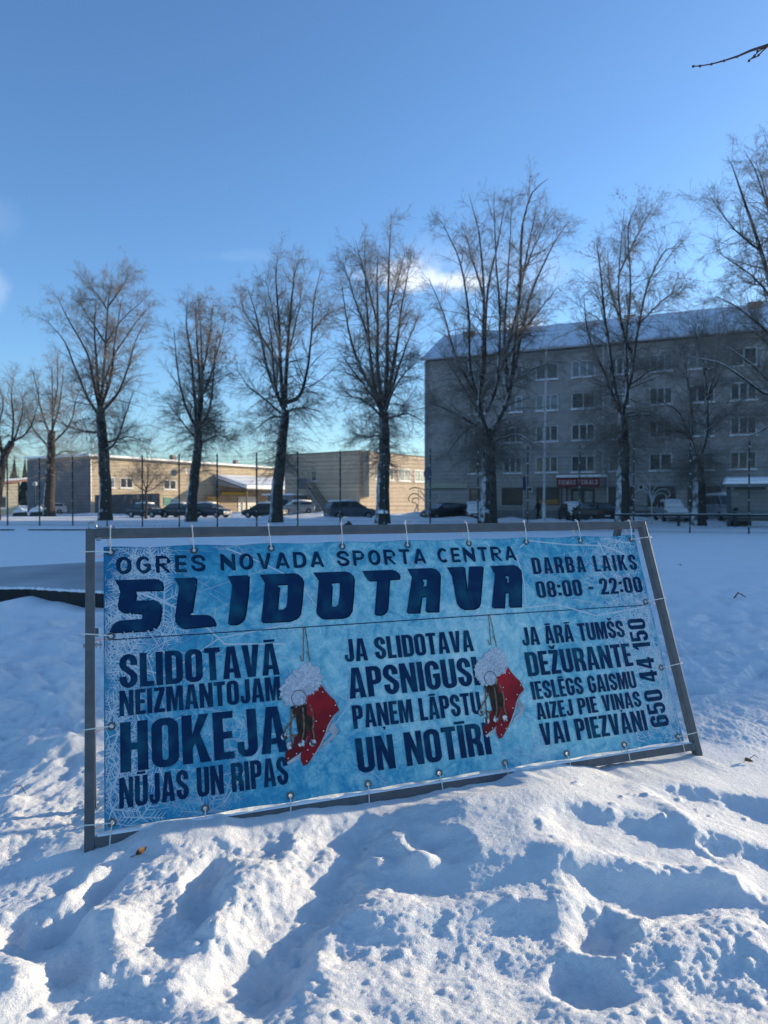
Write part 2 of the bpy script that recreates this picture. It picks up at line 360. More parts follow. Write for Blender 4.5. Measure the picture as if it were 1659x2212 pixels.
# level the snow along the foot of the sign and the rink board; banks along the road
bl, br = Vector((-1.197, 2.817, .073)), Vector((1.759, 3.938, .046))
dS = segdist(bl.x, bl.y, br.x, br.y); tS = np.clip(((GX - bl.x) * (br.x - bl.x) + (GY - bl.y) * (br.y - bl.y)) / (bl - br).length_squared, 0, 1)
want = .073 + tS * (-.027) + np.interp(tS, [0, .04, .07, .17, .20, .32, .36, .60, .63, .70, .75, .79, 1], [.0, .012, .05, .056, .03, .028, .012, .012, .05, .055, .035, .0, -.004]) + 0.014 * perlin(tS * 17 + 2, tS * 0 + .5, 8) + .008 * perlin(tS * 50 + 2, tS * 0 + .5, 8)
H = H + (want - H) * (1 - sstep(.04, .34, dS)) * .85
H += 0.30 * np.exp(-((GY - (10.1 + .05 * GX)) / 1.3) ** 2) * sstep(-3.9, -4.9, GX) * (.22 + .6 * perlin(GX * 1.7, GY * .3, 140))
def bank(ax, ay, bx, by, w, h, sd_):
    global H
    d = segdist(ax, ay, bx, by) / w; H = H + h * np.exp(-d * d) * (.65 + .9 * perlin(GX * .45, GY * .45, sd_))
bank(-13, 63, 34, 47, 1.3, .42, 7); bank(-46, 86, -8, 84, 1.6, .35, 9); bank(-14, 96, -2, 90, 1.2, .5, 10); bank(-2, 76, 5, 70, 1.4, .7, 12)
H -= 0.12 * sstep(38, 62, GY)
H += 0.10 * sstep(8.5, 4, GY) * 0
ni, nj = GX.shape; idx = np.arange(ni * nj).reshape(ni, nj)
Q = np.stack([idx[:-1, :-1].ravel(), idx[:-1, 1:].ravel(), idx[1:, 1:].ravel(), idx[1:, :-1].ravel()], 1)
g = np_mesh('ground', np.stack([GX.ravel(), GY.ravel(), H.ravel()], 1), Q, M_SNOW); tag(g, 'snow covered ground, trodden and lumpy in front of the banner', 'ground', kind='structure')
def gz(x, y):
    i = min(max(np.searchsorted(ys, y), 1), len(ys) - 1); j = min(max(np.searchsorted(xs, x), 1), len(xs) - 1)
    return float(H[i, j])
def foot(dx, dy_guess_Y):   # the ground point at picture column dx and depth Y
    p = at(dx, 1100, dy_guess_Y); return Vector((p.x, p.y, gz(p.x, p.y)))

# the rink's bare ice, a sheet just above the levelled snow
mb = MB(); far_ = [gnd(a, b) for a, b in ((-420, 1262), (0, 1228), (110, 1222), (230, 1215), (330, 1213))]; nr = [gnd(a, b) for a, b in ((330, 1284), (230, 1281), (110, 1276), (0, 1271), (-420, 1278))]
z_i = max(gz(v.x, v.y) for v in far_ + nr)
pts = [(v.x, v.y) for v in far_ + nr]
mb.flat([pts], 0, lambda p: (p[0], p[1], 0.03)); ice = mb.build('ice_rink', M_ICE); tag(ice, 'bare grey ice of the skating rink behind the black border board', 'ice', kind='structure')

# rink boards
def board(name, pts, h, th, label, zs=None):
    o = thing(name, pts[0], label, 'board'); mb = MB(pts[0])
    for a, b in zip(pts[:-1], pts[1:]):
        d = (b - a).normalized(); nn = Vector((-d.y, d.x, 0)) * th
        mb.hexa([a, b, b + nn, a + nn], [a + Vector((0, 0, h)), b + Vector((0, 0, h)), b + nn + Vector((0, 0, h)), a + nn + Vector((0, 0, h))])
    mb.build('panel', M_RUBBER, o, bevel=.01)
    rng = np.random.RandomState(int(h * 100)); n = 90
    V = []; Fc = []
    tot = [(a, b) for a, b in zip(pts[:-1], pts[1:])]
    mb = MB(pts[0])
    for a, b in tot:
        m = 26; d = (b - a).normalized(); nn = Vector((-d.y, d.x, 0))
        P = [a + (b - a) * (i / m) + nn * th * .5 + Vector((0, 0, h + rng.uniform(-.004, .012))) for i in range(m + 1)]
        mb.tube(P, [rng.uniform(.012, .03) * (1 + th) for _ in P], 7)
    mb.build('snow_cap', M_SNOWP, o, True)
    return o
bp = [gnd(a, b) for a, b in ((-420, 1330), (-120, 1306), (60, 1303), (150, 1310), (222, 1314), (300, 1316), (420, 1322))]
for v in bp: v.z = 0.0
board('rink_board', bp, .205, .05, 'low black rubber border board along the near edge of the rink, half buried in snow')
fb = [gnd(a, b) for a, b in ((-300, 1146), (-10, 1146), (30, 1146))]
fb2 = [gnd(a, b) for a, b in ((60, 1146), (120, 1146), (185, 1146), (260, 1147))]
board('rink_board', fb, .07, .06, 'distant black rink kerb piece by the left edge of the picture, short')
board('rink_board', fb2, .07, .06, 'distant thin black rink kerb just left of the banner frame top')

# ================================================================ THE BANNER SIGN
O_ = Vector((-1.2798, 3.238, 1.2468)); U_ = Vector((0.93373, 0.35796, 0.00135)).normalized(); V_ = Vector((0.12249, -0.31595, -0.94084)).normalized()
X_ = U_; Z_ = -(V_ - U_ * V_.dot(U_)).normalized(); Y_ = Z_.cross(X_)
base = O_ + U_ * 1.5 + V_ * 1.27
sign = bpy.data.objects.new('banner_sign', None); COL.objects.link(sign); sign.empty_display_size = .3
sign.matrix_world = Matrix(((X_.x, Y_.x, Z_.x, base.x), (X_.y, Y_.y, Z_.y, base.y), (X_.z, Y_.z, Z_.z, base.z), (0, 0, 0, 1)))
tag(sign, 'large blue ice skating banner tied into a grey steel frame leaning back on the snow', 'banner')
def sp(u, v, y=0.0): return Vector((u - 1.5, y, 1.27 - v))
fr0, fr1, ft, fbm_ = -0.075, 3.09, -0.082, 1.265; bw = .039
# frame: two posts and two rails, each a square tube
def bar(name, u0, v0, u1, v1, m=M_STEEL, y0=-.021, y1=.021):
    mb = MB(); c = (sp(u0, v0) + sp(u1, v1)) / 2; c.y = (y0 + y1) / 2
    mb.box(c, (abs(u1 - u0), y1 - y0, abs(v1 - v0))); return mb.build(name, m, sign, bevel=.003)
bar('post', fr0, ft, fr0 + bw, fbm_ + .10); bar('post', fr1 - bw, ft, fr1, fbm_ + .06)
bar('rail', fr0 + bw + .001, ft, fr1 - bw - .001, ft + bw); bar('rail', fr0 + bw + .001, fbm_ - bw - .01, fr1 - bw - .001, fbm_ - .01)
for u, v0_, y0_, y1_ in ((fr0 + .02, .43, .03, .55), (2.93, ft + .02, .045, .95)):   # folding legs that prop the frame from behind
    mb = MB(); a, b = sp(u, v0_, y0_), sp(u, 1.31, y1_)
    dr = (b - a).normalized(); q = dr.to_track_quat('Z', 'Y').to_matrix(); mb.box((a + b) / 2, (.035, .035, (b - a).length), q); mb.build('back_leg', M_STEEL, sign, bevel=.003)
# frost, blue print
M_BAN = bpy.data.materials.new('banner_print'); M_BAN.use_nodes = True; n, l, p = nodes(M_BAN)
p.inputs['Roughness'].default_value = .6; p.inputs['Specular IOR Level'].default_value = .1
t = n.new('ShaderNodeTexCoord'); sxyz = n.new('ShaderNodeSeparateXYZ'); l.new(t.outputs['Object'], sxyz.inputs[0])
def nm(op, a, b=None):
    k = n.new('ShaderNodeMath'); k.operation = op
    for i, v in enumerate((a, b)):
        if v is None: continue
        if isinstance(v, (int, float)): k.inputs[i].default_value = v
        else: l.new(v, k.inputs[i])
    return k.outputs[0]
def nnoise(sc, det=5, ro=.55, dist=0.0, w=None):
    k = n.new('ShaderNodeTexNoise'); k.inputs['Scale'].default_value = sc; k.inputs['Detail'].default_value = det; k.inputs['Roughness'].default_value = ro; k.inputs['Distortion'].default_value = dist
    l.new(w or t.outputs['Object'], k.inputs['Vector']); return k.outputs[0]
# paler towards the middle of the print, deeper blue at its rim
ex = nm('MULTIPLY', nm('ABSOLUTE', nm('ADD', sxyz.outputs['X'], -.25)), .42); ez = nm('ABSOLUTE', nm('MULTIPLY', nm('ADD', sxyz.outputs['Z'], -.62), .85))
rim = nm('ADD', nm('MULTIPLY', ex, ex), nm('MULTIPLY', nm('MULTIPLY', ez, ez), .75))
vz = nm('MULTIPLY', rim, .72)
mix = nm('ADD', nm('MULTIPLY', nnoise(1.6, 3), .55), nm('MULTIPLY', nm('ADD', nm('MULTIPLY', nm('SUBTRACT', nnoise(14, 8, .7, .6), .5), 1.7), .5), .62)); mix = nm('SUBTRACT', mix, vz); mix = nm('ADD', mix, nm('MULTIPLY', nm('SUBTRACT', nnoise(70, 4, .7), .5), .30))
cr = n.new('ShaderNodeValToRGB'); e = cr.color_ramp.elements; l.new(mix, cr.inputs[0])
e[0].position = .05; e[0].color = (.015, .18, .35, 1); e[1].position = .88; e[1].color = (.68, .86, .84, 1)
k_ = e.new(.33); k_.color = (.06, .335, .50, 1); k_ = e.new(.55); k_.color = (.27, .58, .66, 1)
l.new(cr.outputs[0], p.inputs['Base Color'])
# a gently sagging sheet: the cloth is drawn towards its eyelets
nu, nv = 501, 201
uu_ = np.linspace(0, 3, nu); vv_ = np.linspace(0, 1.2, nv); UU, VV = np.meshgrid(uu_, vv_)
def cloth(u, v):
    e = 0.007 * np.sin(np.pi * v / 1.2) * (1 + .5 * np.sin(u * 2.1 + 1)); return e + 0.0025 * np.sin(u * 5.1 + v * 4) * np.sin(np.pi * v / 1.2)
hem_t = 0.006 * np.sin((UU / .3675 - .08) * np.pi) ** 2 * (1 - VV / .12).clip(0, 1); hem_b = -0.006 * np.sin((UU / .3675 - .08) * np.pi) ** 2 * ((VV - 1.08) / .12).clip(0, 1)
Pv = np.stack([UU - 1.5, cloth(UU, VV), 1.27 - (VV + hem_t + hem_b)], -1).reshape(-1, 3)
id2 = np.arange(nu * nv).reshape(nv, nu); Qb = np.stack([id2[1:, :-1].ravel(), id2[1:, 1:].ravel(), id2[:-1, 1:].ravel(), id2[:-1, :-1].ravel()], 1)
EU = [.03, .40, .77, 1.137, 1.50, 1.865, 2.23, 2.598, 2.968]; EV = [.028, .41, .793, 1.173]
rim_eyelets = [(u, v) for i, u in enumerate(EU) for j, v in enumerate(EV) if i in (0, 8) or j in (0, 3)]
qc_u = (UU[:-1, :-1] + .003).ravel(); qc_v = (VV[:-1, :-1] + .003).ravel(); keep = np.ones(len(Qb), bool)
for u, v in rim_eyelets: keep &= np.hypot(qc_u - u, qc_v - v) > .0105     # the punched holes
Qb = Qb[keep]
ban = np_mesh('banner_sheet', Pv, Qb, M_BAN, sign); so = ban.modifiers.new('thickness', 'SOLIDIFY'); so.thickness = .0012; so.offset = -1
def bf(layer):   # printed layers follow the cloth
    return lambda q: (q[0] - 1.5, float(cloth(q[0], q[1])) - .0014 - .0009 * layer, 1.27 - q[1])
class Print(MB):
    def shape(s, contours, layer): return s.flat(contours, 0, bf(layer))

M_FROST = bpy.data.materials.new('frost_print'); M_FROST.use_nodes = True; n, l, p = nodes(M_FROST)
p.inputs['Base Color'].default_value = (.62, .75, .83, 1); p.inputs['Roughness'].default_value = .5; p.inputs['Alpha'].default_value = .72
M_FROST2 = M_FROST.copy(); M_FROST2.node_tree.nodes['Principled BSDF'].inputs['Alpha'].default_value = .38
fro = Print(); fro2 = Print(); fr_ = random.Random(3)
def sliver(mb, u0, v0, u1, v1, w0, w1, layer):
    du, dv = u1 - u0, v1 - v0; L = math.hypot(du, dv) + 1e-9; a, b = -dv / L, du / L
    pts = [(u0 + a * w0, v0 + b * w0), (u1 + a * w1, v1 + b * w1), (u1 - a * w1, v1 - b * w1), (u0 - a * w0, v0 - b * w0)]
    pts = [(min(max(x, .004), 2.996), min(max(y, .004), 1.196)) for x, y in pts]
    nseg = max(1, int(L / .15)); f = bf(layer)
    for i in range(nseg):
        q = [(pts[0][0] + (pts[1][0] - pts[0][0]) * k / nseg, pts[0][1] + (pts[1][1] - pts[0][1]) * k / nseg) for k in (i, i + 1)]
        r_ = [(pts[3][0] + (pts[2][0] - pts[3][0]) * k / nseg, pts[3][1] + (pts[2][1] - pts[3][1]) * k / nseg) for k in (i, i + 1)]
        mb.add([f(q[0]), f(q[1]), f(r_[1]), f(r_[0])], [(3, 2, 1, 0)])
def flake(mb, u, v, rr_, rot, layer, arms=6):
    for a in range(arms):
        an = rot + a * 2 * math.pi / arms; cx_, sx_ = math.cos(an), math.sin(an)
        sliver(mb, u, v, u + cx_ * rr_, v + sx_ * rr_, rr_ * .035, rr_ * .012, layer)
        for q in (.35, .52, .68, .83):
            for sgn in (1, -1):
                a2 = an + sgn * .95; Lb = rr_ * (.40 if q < .6 else .28)
                sliver(mb, u + cx_ * rr_ * q, v + sx_ * rr_ * q, u + cx_ * rr_ * q + math.cos(a2) * Lb, v + sx_ * rr_ * q + math.sin(a2) * Lb, rr_ * .022, rr_ * .008, layer)
def inside(u, v): return .0 < u < 3 and 0 < v < 1.2
for i in range(64):      # crystal ferns crowd the print's left and right ends
    u = abs(fr_.gauss(0, .13)) if i % 2 else 3 - abs(fr_.gauss(0, .13)); v = fr_.uniform(.02, 1.18)
    flake(fro, min(max(u, .03), 2.97), v, fr_.uniform(.045, .12), fr_.uniform(0, 1), .2 + .02 * (i % 20))
for i in range(26):
    flake(fro2, fr_.uniform(.1, 2.9), fr_.choice([fr_.uniform(.0, .3), fr_.uniform(1.0, 1.2), fr_.uniform(.3, 1.0)]), fr_.uniform(.05, .12), fr_.uniform(0, 1), .65 + .01 * (i % 10))
for i in range(620):     # scratches and cracks in the printed ice
    end = fr_.random() < .55
    u = (fr_.choice([abs(fr_.gauss(0, .28)), 3 - abs(fr_.gauss(0, .22))]) if end else fr_.uniform(0, 3)); v = fr_.uniform(0, 1.2); a = fr_.uniform(0, math.pi); L = fr_.uniform(.05, .5)
    u1, v1 = u + math.cos(a) * L, v + math.sin(a) * L
    if not (inside(u, v) and inside(u1, v1)): continue
    w = fr_.choice([.0008, .001, .0013, .002, .0035])
    sliver(fro if i % 3 == 0 and end else fro2, u, v, u1, v1, w, w * .3, .4 + .002 * (i % 100))
for i in range(1500):    # needles
    u = abs(fr_.gauss(0, .16)) if i % 2 else 3 - abs(fr_.gauss(0, .19)); v = fr_.uniform(0, 1.2)
    if i % 5 == 0: u, v = 2.75 + fr_.gauss(0, .16), fr_.uniform(0, .42)
    if not inside(u, v): continue
    a = fr_.uniform(0, 2 * math.pi); L = fr_.uniform(.02, .075); u1, v1 = u + math.cos(a) * L, v + math.sin(a) * L
    if inside(u1, v1): sliver(fro2 if i % 2 else fro, u, v, u1, v1, .0021, .0005, .3 + .003 * (i % 100))
for (pts, w) in (([(2.18, .06), (2.25, .02), (2.5, .05), (2.75, .06), (2.9, .12)], .004), ([(2.15, .1), (2.17, .25), (2.15, .4), (2.35, .39), (2.6, .47), (2.95, .44)], .004),
                 ([(.55, .02), (.72, .1), (.9, .2), (1.0, .38)], .003), ([(0, .28), (.15, .22), (.38, .33), (.52, .48), (.8, .5)], .004), ([(.05, .52), (.25, .60), (.5, .45), (.9, .40)], .003), ([(.48, 1.16), (.7, .9), (.95, .95), (1.2, .7), (1.4, .72)], .0025)):
    for a, b in zip(pts[:-1], pts[1:]): sliver(fro, a[0], a[1], b[0], b[1], w, w, .62)
fro.build('frost_pattern', M_FROST, ban); fro2.build('frost_pattern', M_FROST2, ban)

# ---- condensed block lettering, drawn as outlines
def arc(cx_, cy_, rx, ry, a0, a1, k=6): return [(cx_ + rx * math.cos(R(a0 + (a1 - a0) * i / k)), cy_ + ry * math.sin(R(a0 + (a1 - a0) * i / k))) for i in range(k + 1)]
def rrect(x0, y0, x1, y1, rx, ry, c='abcd'):   # a=bottom right b=top right c=top left d=bottom left rounded
    o = []
    o += arc(x1 - rx, y0 + ry, rx, ry, -90, 0) if 'a' in c else [(x1, y0)]
    o += arc(x1 - rx, y1 - ry, rx, ry, 0, 90) if 'b' in c else [(x1, y1)]
    o += arc(x0 + rx, y1 - ry, rx, ry, 90, 180) if 'c' in c else [(x0, y1)]
    o += arc(x0 + rx, y0 + ry, rx, ry, 180, 270) if 'd' in c else [(x0, y0)]
    return o
def sweep(pts, tx, ty):
    n_ = len(pts); Lf, Rt = [], []
    for i, (x, y) in enumerate(pts):
        a = pts[max(i - 1, 0)]; b = pts[min(i + 1, n_ - 1)]; dx, dy = b[0] - a[0], b[1] - a[1]; d = math.hypot(dx, dy) + 1e-9
        nx, ny = -dy / d, dx / d; Lf.append((x + nx * tx / 2, y + ny * ty / 2)); Rt.append((x - nx * tx / 2, y - ny * ty / 2))
    return Lf + Rt[::-1]
def rect(x0, y0, x1, y1): return [(x0, y0), (x1, y0), (x1, y1), (x0, y1)]
def glyph(ch, t=.18, h=.14, k=1.0, rd=.20):
    """list of pieces (each outer contour + holes) and advance width; k stretches the letter's width, t and h are stem weights"""
    w = .47 * k; hx = t / 2; hy = h / 2
    r = min(rd, w / 2 - .001); ri = max(r - t, .045); rr2 = ri
    if ch == ' ': return [], .20 * k
    if ch == 'I': return [[rect(0, 0, t, 1)]], t
    if ch == 'L': w = .36 * k; return [[[(0, 0), (w, 0), (w, h), (t, h), (t, 1), (0, 1)]]], w
    if ch == 'T': w = .43 * k; m = w / 2; return [[[(m - hx, 0), (m + hx, 0), (m + hx, 1 - h), (w, 1 - h), (w, 1), (0, 1), (0, 1 - h), (m - hx, 1 - h)]]], w
    if ch == 'E': w = .37 * k; return [[[(0, 0), (w, 0), (w, h), (t, h), (t, .5 - hy), (w * .93, .5 - hy), (w * .93, .5 + hy), (t, .5 + hy), (t, 1 - h), (w, 1 - h), (w, 1), (0, 1)]]], w
    if ch == 'F': w = .36 * k; return [[[(0, 0), (t, 0), (t, .5 - hy), (w * .93, .5 - hy), (w * .93, .5 + hy), (t, .5 + hy), (t, 1 - h), (w, 1 - h), (w, 1), (0, 1)]]], w
    if ch == 'H': return [[[(0, 0), (t, 0), (t, .5 - hy), (w - t, .5 - hy), (w - t, 0), (w, 0), (w, 1), (w - t, 1), (w - t, .5 + hy), (t, .5 + hy), (t, 1), (0, 1)]]], w
    if ch == 'N': w = .5 * k; return [[[(0, 0), (t * .9, 0), (t * .9, .56), (w - t * 1.02, 0), (w, 0), (w, 1), (w - t * .9, 1), (w - t * .9, .45), (t * 1.02, 1), (0, 1)]]], w
    if ch == 'M': w = .62 * k; m = w / 2; return [[[(0, 0), (t * .9, 0), (t * .9, .66), (m - .055, 0), (m + .055, 0), (w - t * .9, .66), (w - t * .9, 0), (w, 0), (w, 1), (w - t * 1.25, 1), (m, .40), (t * 1.25, 1), (0, 1)]]], w
    if ch == 'Z': w = .40 * k; return [[[(0, 0), (w, 0), (w, h), (t * 1.08, h), (w, 1 - h), (w, 1), (.015, 1), (.015, 1 - h), (w - t * 1.08, 1 - h), (0, h)]]], w
    if ch == 'V': w = .49 * k; m = w / 2; return [[[(0, 1), (t, 1), (m, .26 if t > .16 else .18), (w - t, 1), (w, 1), (m + t * .62, 0), (m - t * .62, 0)]]], w
    if ch == 'A':
        w = .50 * k; m = w / 2; s = t * .96
        yb, yt = .19, .19 + h * .85
        xin = lambda y: s + (m - s) * y / (.86 if t > .16 else .82)   # inner slope
        return [[[(0, 0), (s, 0), (xin(yb), yb), (w - xin(yb), yb), (w - s, 0), (w, 0), (m + t * .62, 1), (m - t * .62, 1)], [(xin(yt), yt), (w - xin(yt), yt), (m, .82 if t > .16 else .80)]]], w
    if ch in 'O0': return [[rrect(0, 0, w, 1, r, r), rrect(t, h, w - t, 1 - h, min(rr2, (w - 2 * t) / 2 - .001) if k < 1.3 else (w - 2 * t) / 2 - .001, min(rr2 * 1.4, .2) if k < 1.3 else (1 - 2 * h) / 2 - .001)]], w
    if ch == 'D': return [[rrect(0, 0, w, 1, r, r, 'ab'), rrect(t, h, w - t, 1 - h, min(rr2, max(w - 2 * t - .001, .01)), rr2 * 1.4, 'ab')]], w
    if ch == 'U':
        o = [(0, 1)] + arc(r, r, r, r, 180, 270) + arc(w - r, r, r, r, 270, 360) + [(w, 1), (w - t, 1)] + arc(w - t - rr2, h + rr2, min(rr2, w / 2 - t), rr2, 0, -90) + arc(t + rr2, h + rr2, min(rr2, w / 2 - t), rr2, -90, -180) + [(t, 1)]
        return [[o]], w
    if ch == 'J': w = .38 * k; o = [(w, 1), (w - t, 1), (w - t, h + .06)] + arc(w - t - .03, h + .05, .03, .05, 0, -90, 3) + arc(t * .7 + .03, h + .05, .03, .05, -90, -180, 3) + [(t * .7, .32), (0, .32)] + arc(r * .8, r, r * .8, r, 180, 270) + arc(w - r * .8, r, r * .8, r, 270, 360); return [[o]], w
    if ch == 'K': w = .50 * k; return [[[(0, 0), (t, 0), (t, .30), (t + .055 * k, .42), (w - t * 1.05, 0), (w, 0), (t + .14 * k, .60), (w - .01, 1), (w - t * 1.05, 1), (t, .58), (t, 1), (0, 1)]]], w
    if ch == 'P': w = .45 * k; return [[[(0, 0), (t, 0), (t, .39)] + arc(w - r, .39 + r * .9, r, r * .9, -90, 0) + arc(w - r, 1 - r * .9, r, r * .9, 0, 90) + [(0, 1)], rrect(t, .39 + h, w - t, 1 - h, min(.05, (w - 2 * t) * .9), .06, 'ab')]], w
    if ch == 'R': return [[[(0, 0), (t, 0), (t, .40), (t + .02 * k, .40)] + ([(w - t - .01, .33), (w - t, 0), (w, 0), (w - .005, .33), (w - .06, .455)] if t > .16 else [(w - t * 1.1, 0), (w, 0), (w - .22 * k, .43)]) + arc(w - r, .72, r, .26, -30, 0, 3) + arc(w - r, 1 - r * .9, r, r * .9, 0, 90) + [(0, 1)], rrect(t, .40 + h, w - t, 1 - h, min(.05, (w - 2 * t) * .9), .06, 'ab')]], w
    if ch == 'B': return [[[(0, 0)] + arc(w - r, r * .9, r, r * .9, -90, 0) + [(w, .40), (w - .055, .515), (w - .02, .60)] + arc(w - r - .015, 1 - r * .9, r, r * .9, 0, 90) + [(0, 1)], rrect(t, h, w - t, .5 - hy * .8, .05, .06, 'ab'), rrect(t, .5 + hy * .8, w - t - .01, 1 - h, .05, .06, 'ab')]], w
    if ch == '8': return [[arc(w / 2, .26, w / 2, .26, -180, 0, 10) + [(w, .40), (w - .05, .515), (w - .015, .60)] + arc(w / 2, .74, w / 2 - .015, .26, 0, 180, 10) + [(.015, .60), (.05, .515), (0, .40)], rrect(t, h, w - t, .5 - hy * .8, .05, .06), rrect(t, .5 + hy * .8, w - t, 1 - h, .05, .06)]], w
    if ch == 'S':
        w = .46 * k; a = w - hx; b_ = 1 - hy; rx, ry = w / 2 - hx, min(.19, .24)
        pts = [(a, .66)] + arc(w / 2, b_ - ry, rx, ry, 0, 180, 12) + arc(w / 2 + .0, .70, rx, .15, 180, 222, 4) + [(w / 2, .5)] + arc(w / 2, .30, rx, .15, 42, 0, 4) + arc(w / 2, hy + ry, rx, ry, 0, -180, 12) + [(hx, .34)]
        return [[sweep(pts, t, h)]], w
    if ch == 'G':
        rx, ry = w / 2 - hx, .19 if k < 1.3 else .42
        pts = [(w - hx, .68)] * (k < 1.3) + arc(w / 2, 1 - hy - ry, rx, ry, 0 if k < 1.3 else 42, 180, 12) + arc(w / 2, hy + ry, rx, ry, 180, 360 if k < 1.3 else 345, 14) + [(w - hx, .40)]
        return [[sweep(pts, t, h)], [rect(w * .52, .40, w + .0, .40 + h)]], w
    if ch == 'C':
        rx, ry = w / 2 - hx, .42
        return [[sweep(arc(w / 2, 1 - hy - ry, rx, ry, 48, 180, 12) + arc(w / 2, hy + ry, rx, ry, 180, 312, 12), t, h)]], w * .92
    if ch == '1': w = .30; return [[[(w - t, 0), (w, 0), (w, 1), (w - t * .9, 1), (0, .80), (0, .68), (w - t, .74)]]], w
    if ch == '2': w = .45; return [[sweep([(hx, .66)] + arc(w / 2, .80, w / 2 - hx, .20 - hy, 180, 0, 12) + [(w - hx, .70), (w * .62, .42), (hx * 1.25, .14)], t, h)], [rect(0, 0, w, h)]], w
    if ch == '4': w = .50; return [[[(w - t - .07, 0), (w - .07, 0), (w - .07, .20), (w, .20), (w, .20 + h), (w - .07, .20 + h), (w - .07, 1), (w - t - .12, 1), (0, .34), (0, .20), (w - t - .07, .20)], [(.12, .20 + h), (w - t - .07, .20 + h), (w - t - .07, .72)]]], w
    if ch == '5': w = .46; return [[[(0, 1), (w - .03, 1), (w - .03, 1 - h), (t * .85, 1 - h), (t * .85, .46), (0, .46)]], [sweep([(t * .5, .52)] + arc(w / 2, .42, w / 2 - hx, .16, 130, 0, 8) + arc(w / 2, hy + .18, w / 2 - hx, .18, 0, -180, 12) + [(hx, .30)], t, h)]], w
    if ch == '6': return [[rrect(0, 0, w, .64, r, r * .9), rrect(t, h, w - t, .64 - h, .045, .06)], [sweep([(hx, .52), (hx, .8)] + arc(w / 2, 1 - hy - .18, w / 2 - hx, .18, 180, 0, 12) + [(w - hx, .70)], t, h)]], w
    if ch == ':': return [[rect(0, .08, t, .26)], [rect(0, .56, t, .74)]], t
    if ch == '-': return [[rect(0, .36, .26, .36 + h * 1.05)]], .26
    raise ValueError(ch)
BASE = {'Ā': ('A', 'm'), 'Ū': ('U', 'm'), 'Ī': ('I', 'm'), 'Ē': ('E', 'm'), 'Š': ('S', 'v'), 'Ž': ('Z', 'v'), 'Ņ': ('N', 'c')}
def layout(text, t, h, k, gap, rd):
    x = 0; out = []
    for i, ch in enumerate(text):
        b, dia = BASE.get(ch, (ch, None)); pcs, w = glyph(b, t, h, k, rd); m = w / 2
        for pc in pcs: out.append([[(px + x, py) for px, py in c] for c in pc])
        if dia == 'm': out.append([rect(x + m - .16, 1.045, x + m + .16, 1.125)])
        if dia == 'v': out.append([[(x + m - .15, 1.20), (x + m - .06, 1.04), (x + m + .06, 1.04), (x + m + .15, 1.20), (x + m + .055, 1.20), (x + m, 1.12), (x + m - .055, 1.20)]])
        if dia == 'c': out.append([[(x + m - .07, -.05), (x + m + .07, -.05), (x + m + .05, -.14), (x + m - .03, -.20), (x + m - .06, -.18), (x + m, -.12), (x + m - .07, -.11)]])
        x += w + (gap if i < len(text) - 1 else 0)
    return out, x
M_NAVY = mat('navy_print', (0.003, 0.026, 0.082), (0.005, 0.085, 0.14), 9, .65, lo=.48, hi=.74, spec=.12, detail=8)
M_NAVY2 = mat('dark_navy_print', (0.003, 0.014, 0.04), (0.004, 0.018, 0.05), 9, .65, spec=.1)
def line(text, u0, u1, v0, v1, t=.18, h=.145, k=1.0, gap=.055, rd=.20, layer=2, rot=False, m=None):
    pcs, w = layout(text, t, h, k, gap, rd); pr = Print()
    for i, pc in enumerate(pcs):
        if not rot: f = lambda q: (u0 + q[0] / w * (u1 - u0), v1 + (v0 - v1) * q[1])
        else: f = lambda q: (u1 + (u0 - u1) * q[1], v1 + (v0 - v1) * q[0] / w)
        pr.shape([[f(q) for q in c] for c in pc], layer + .12 * (i % 2))
    return pr.build('lettering', m or M_NAVY, ban)
for a in (('SLIDOTAVĀ', .063, .766, .493, .640), ('NEIZMANTOJAM', .062, .764, .649, .756), ('HOKEJA', .063, .776, .782, .985), ('NŪJAS UN RIPAS', .058, .768, 1.005, 1.124),
          ('JA SLIDOTAVA', 1.092, 1.794, .500, .610), ('APSNIGUSI', 1.095, 1.797, .640, .784), ('PAŅEM LĀPSTU', 1.098, 1.782, .816, .924), ('UN NOTĪRI', 1.097, 1.801, .968, 1.122),
          ('JA ĀRĀ TUMŠS', 2.092, 2.770, .507, .605), ('DEŽURANTE', 2.090, 2.780, .640, .767), ('IESLĒGS GAISMU', 2.092, 2.769, .795, .888), ('AIZEJ PIE VIŅAS', 2.097, 2.773, .906, .990), ('VAI PIEZVANI', 2.097, 2.777, 1.009, 1.117)):
    line(*a, gap=.06)
line('DARBA LAIKS', 2.240, 2.966, .121, .216, gap=.15); line('08:00 - 22:00', 2.238, 2.968, .257, .352, gap=.085)
line('650 44 150', 2.803, 2.928, .505, 1.108, rot=True, gap=.075)
for dx_, dy_, m_, ly in ((.0045, .0045, M_NAVY2, 1.2), (0, 0, M_NAVY, 2)):
    line('OGRES NOVADA SPORTA CENTRA', .053 + dx_, 2.143 + dx_, .050 + dy_, .127 + dy_, t=.155, h=.135, k=1.62, gap=.30, rd=.499, layer=ly, m=m_)
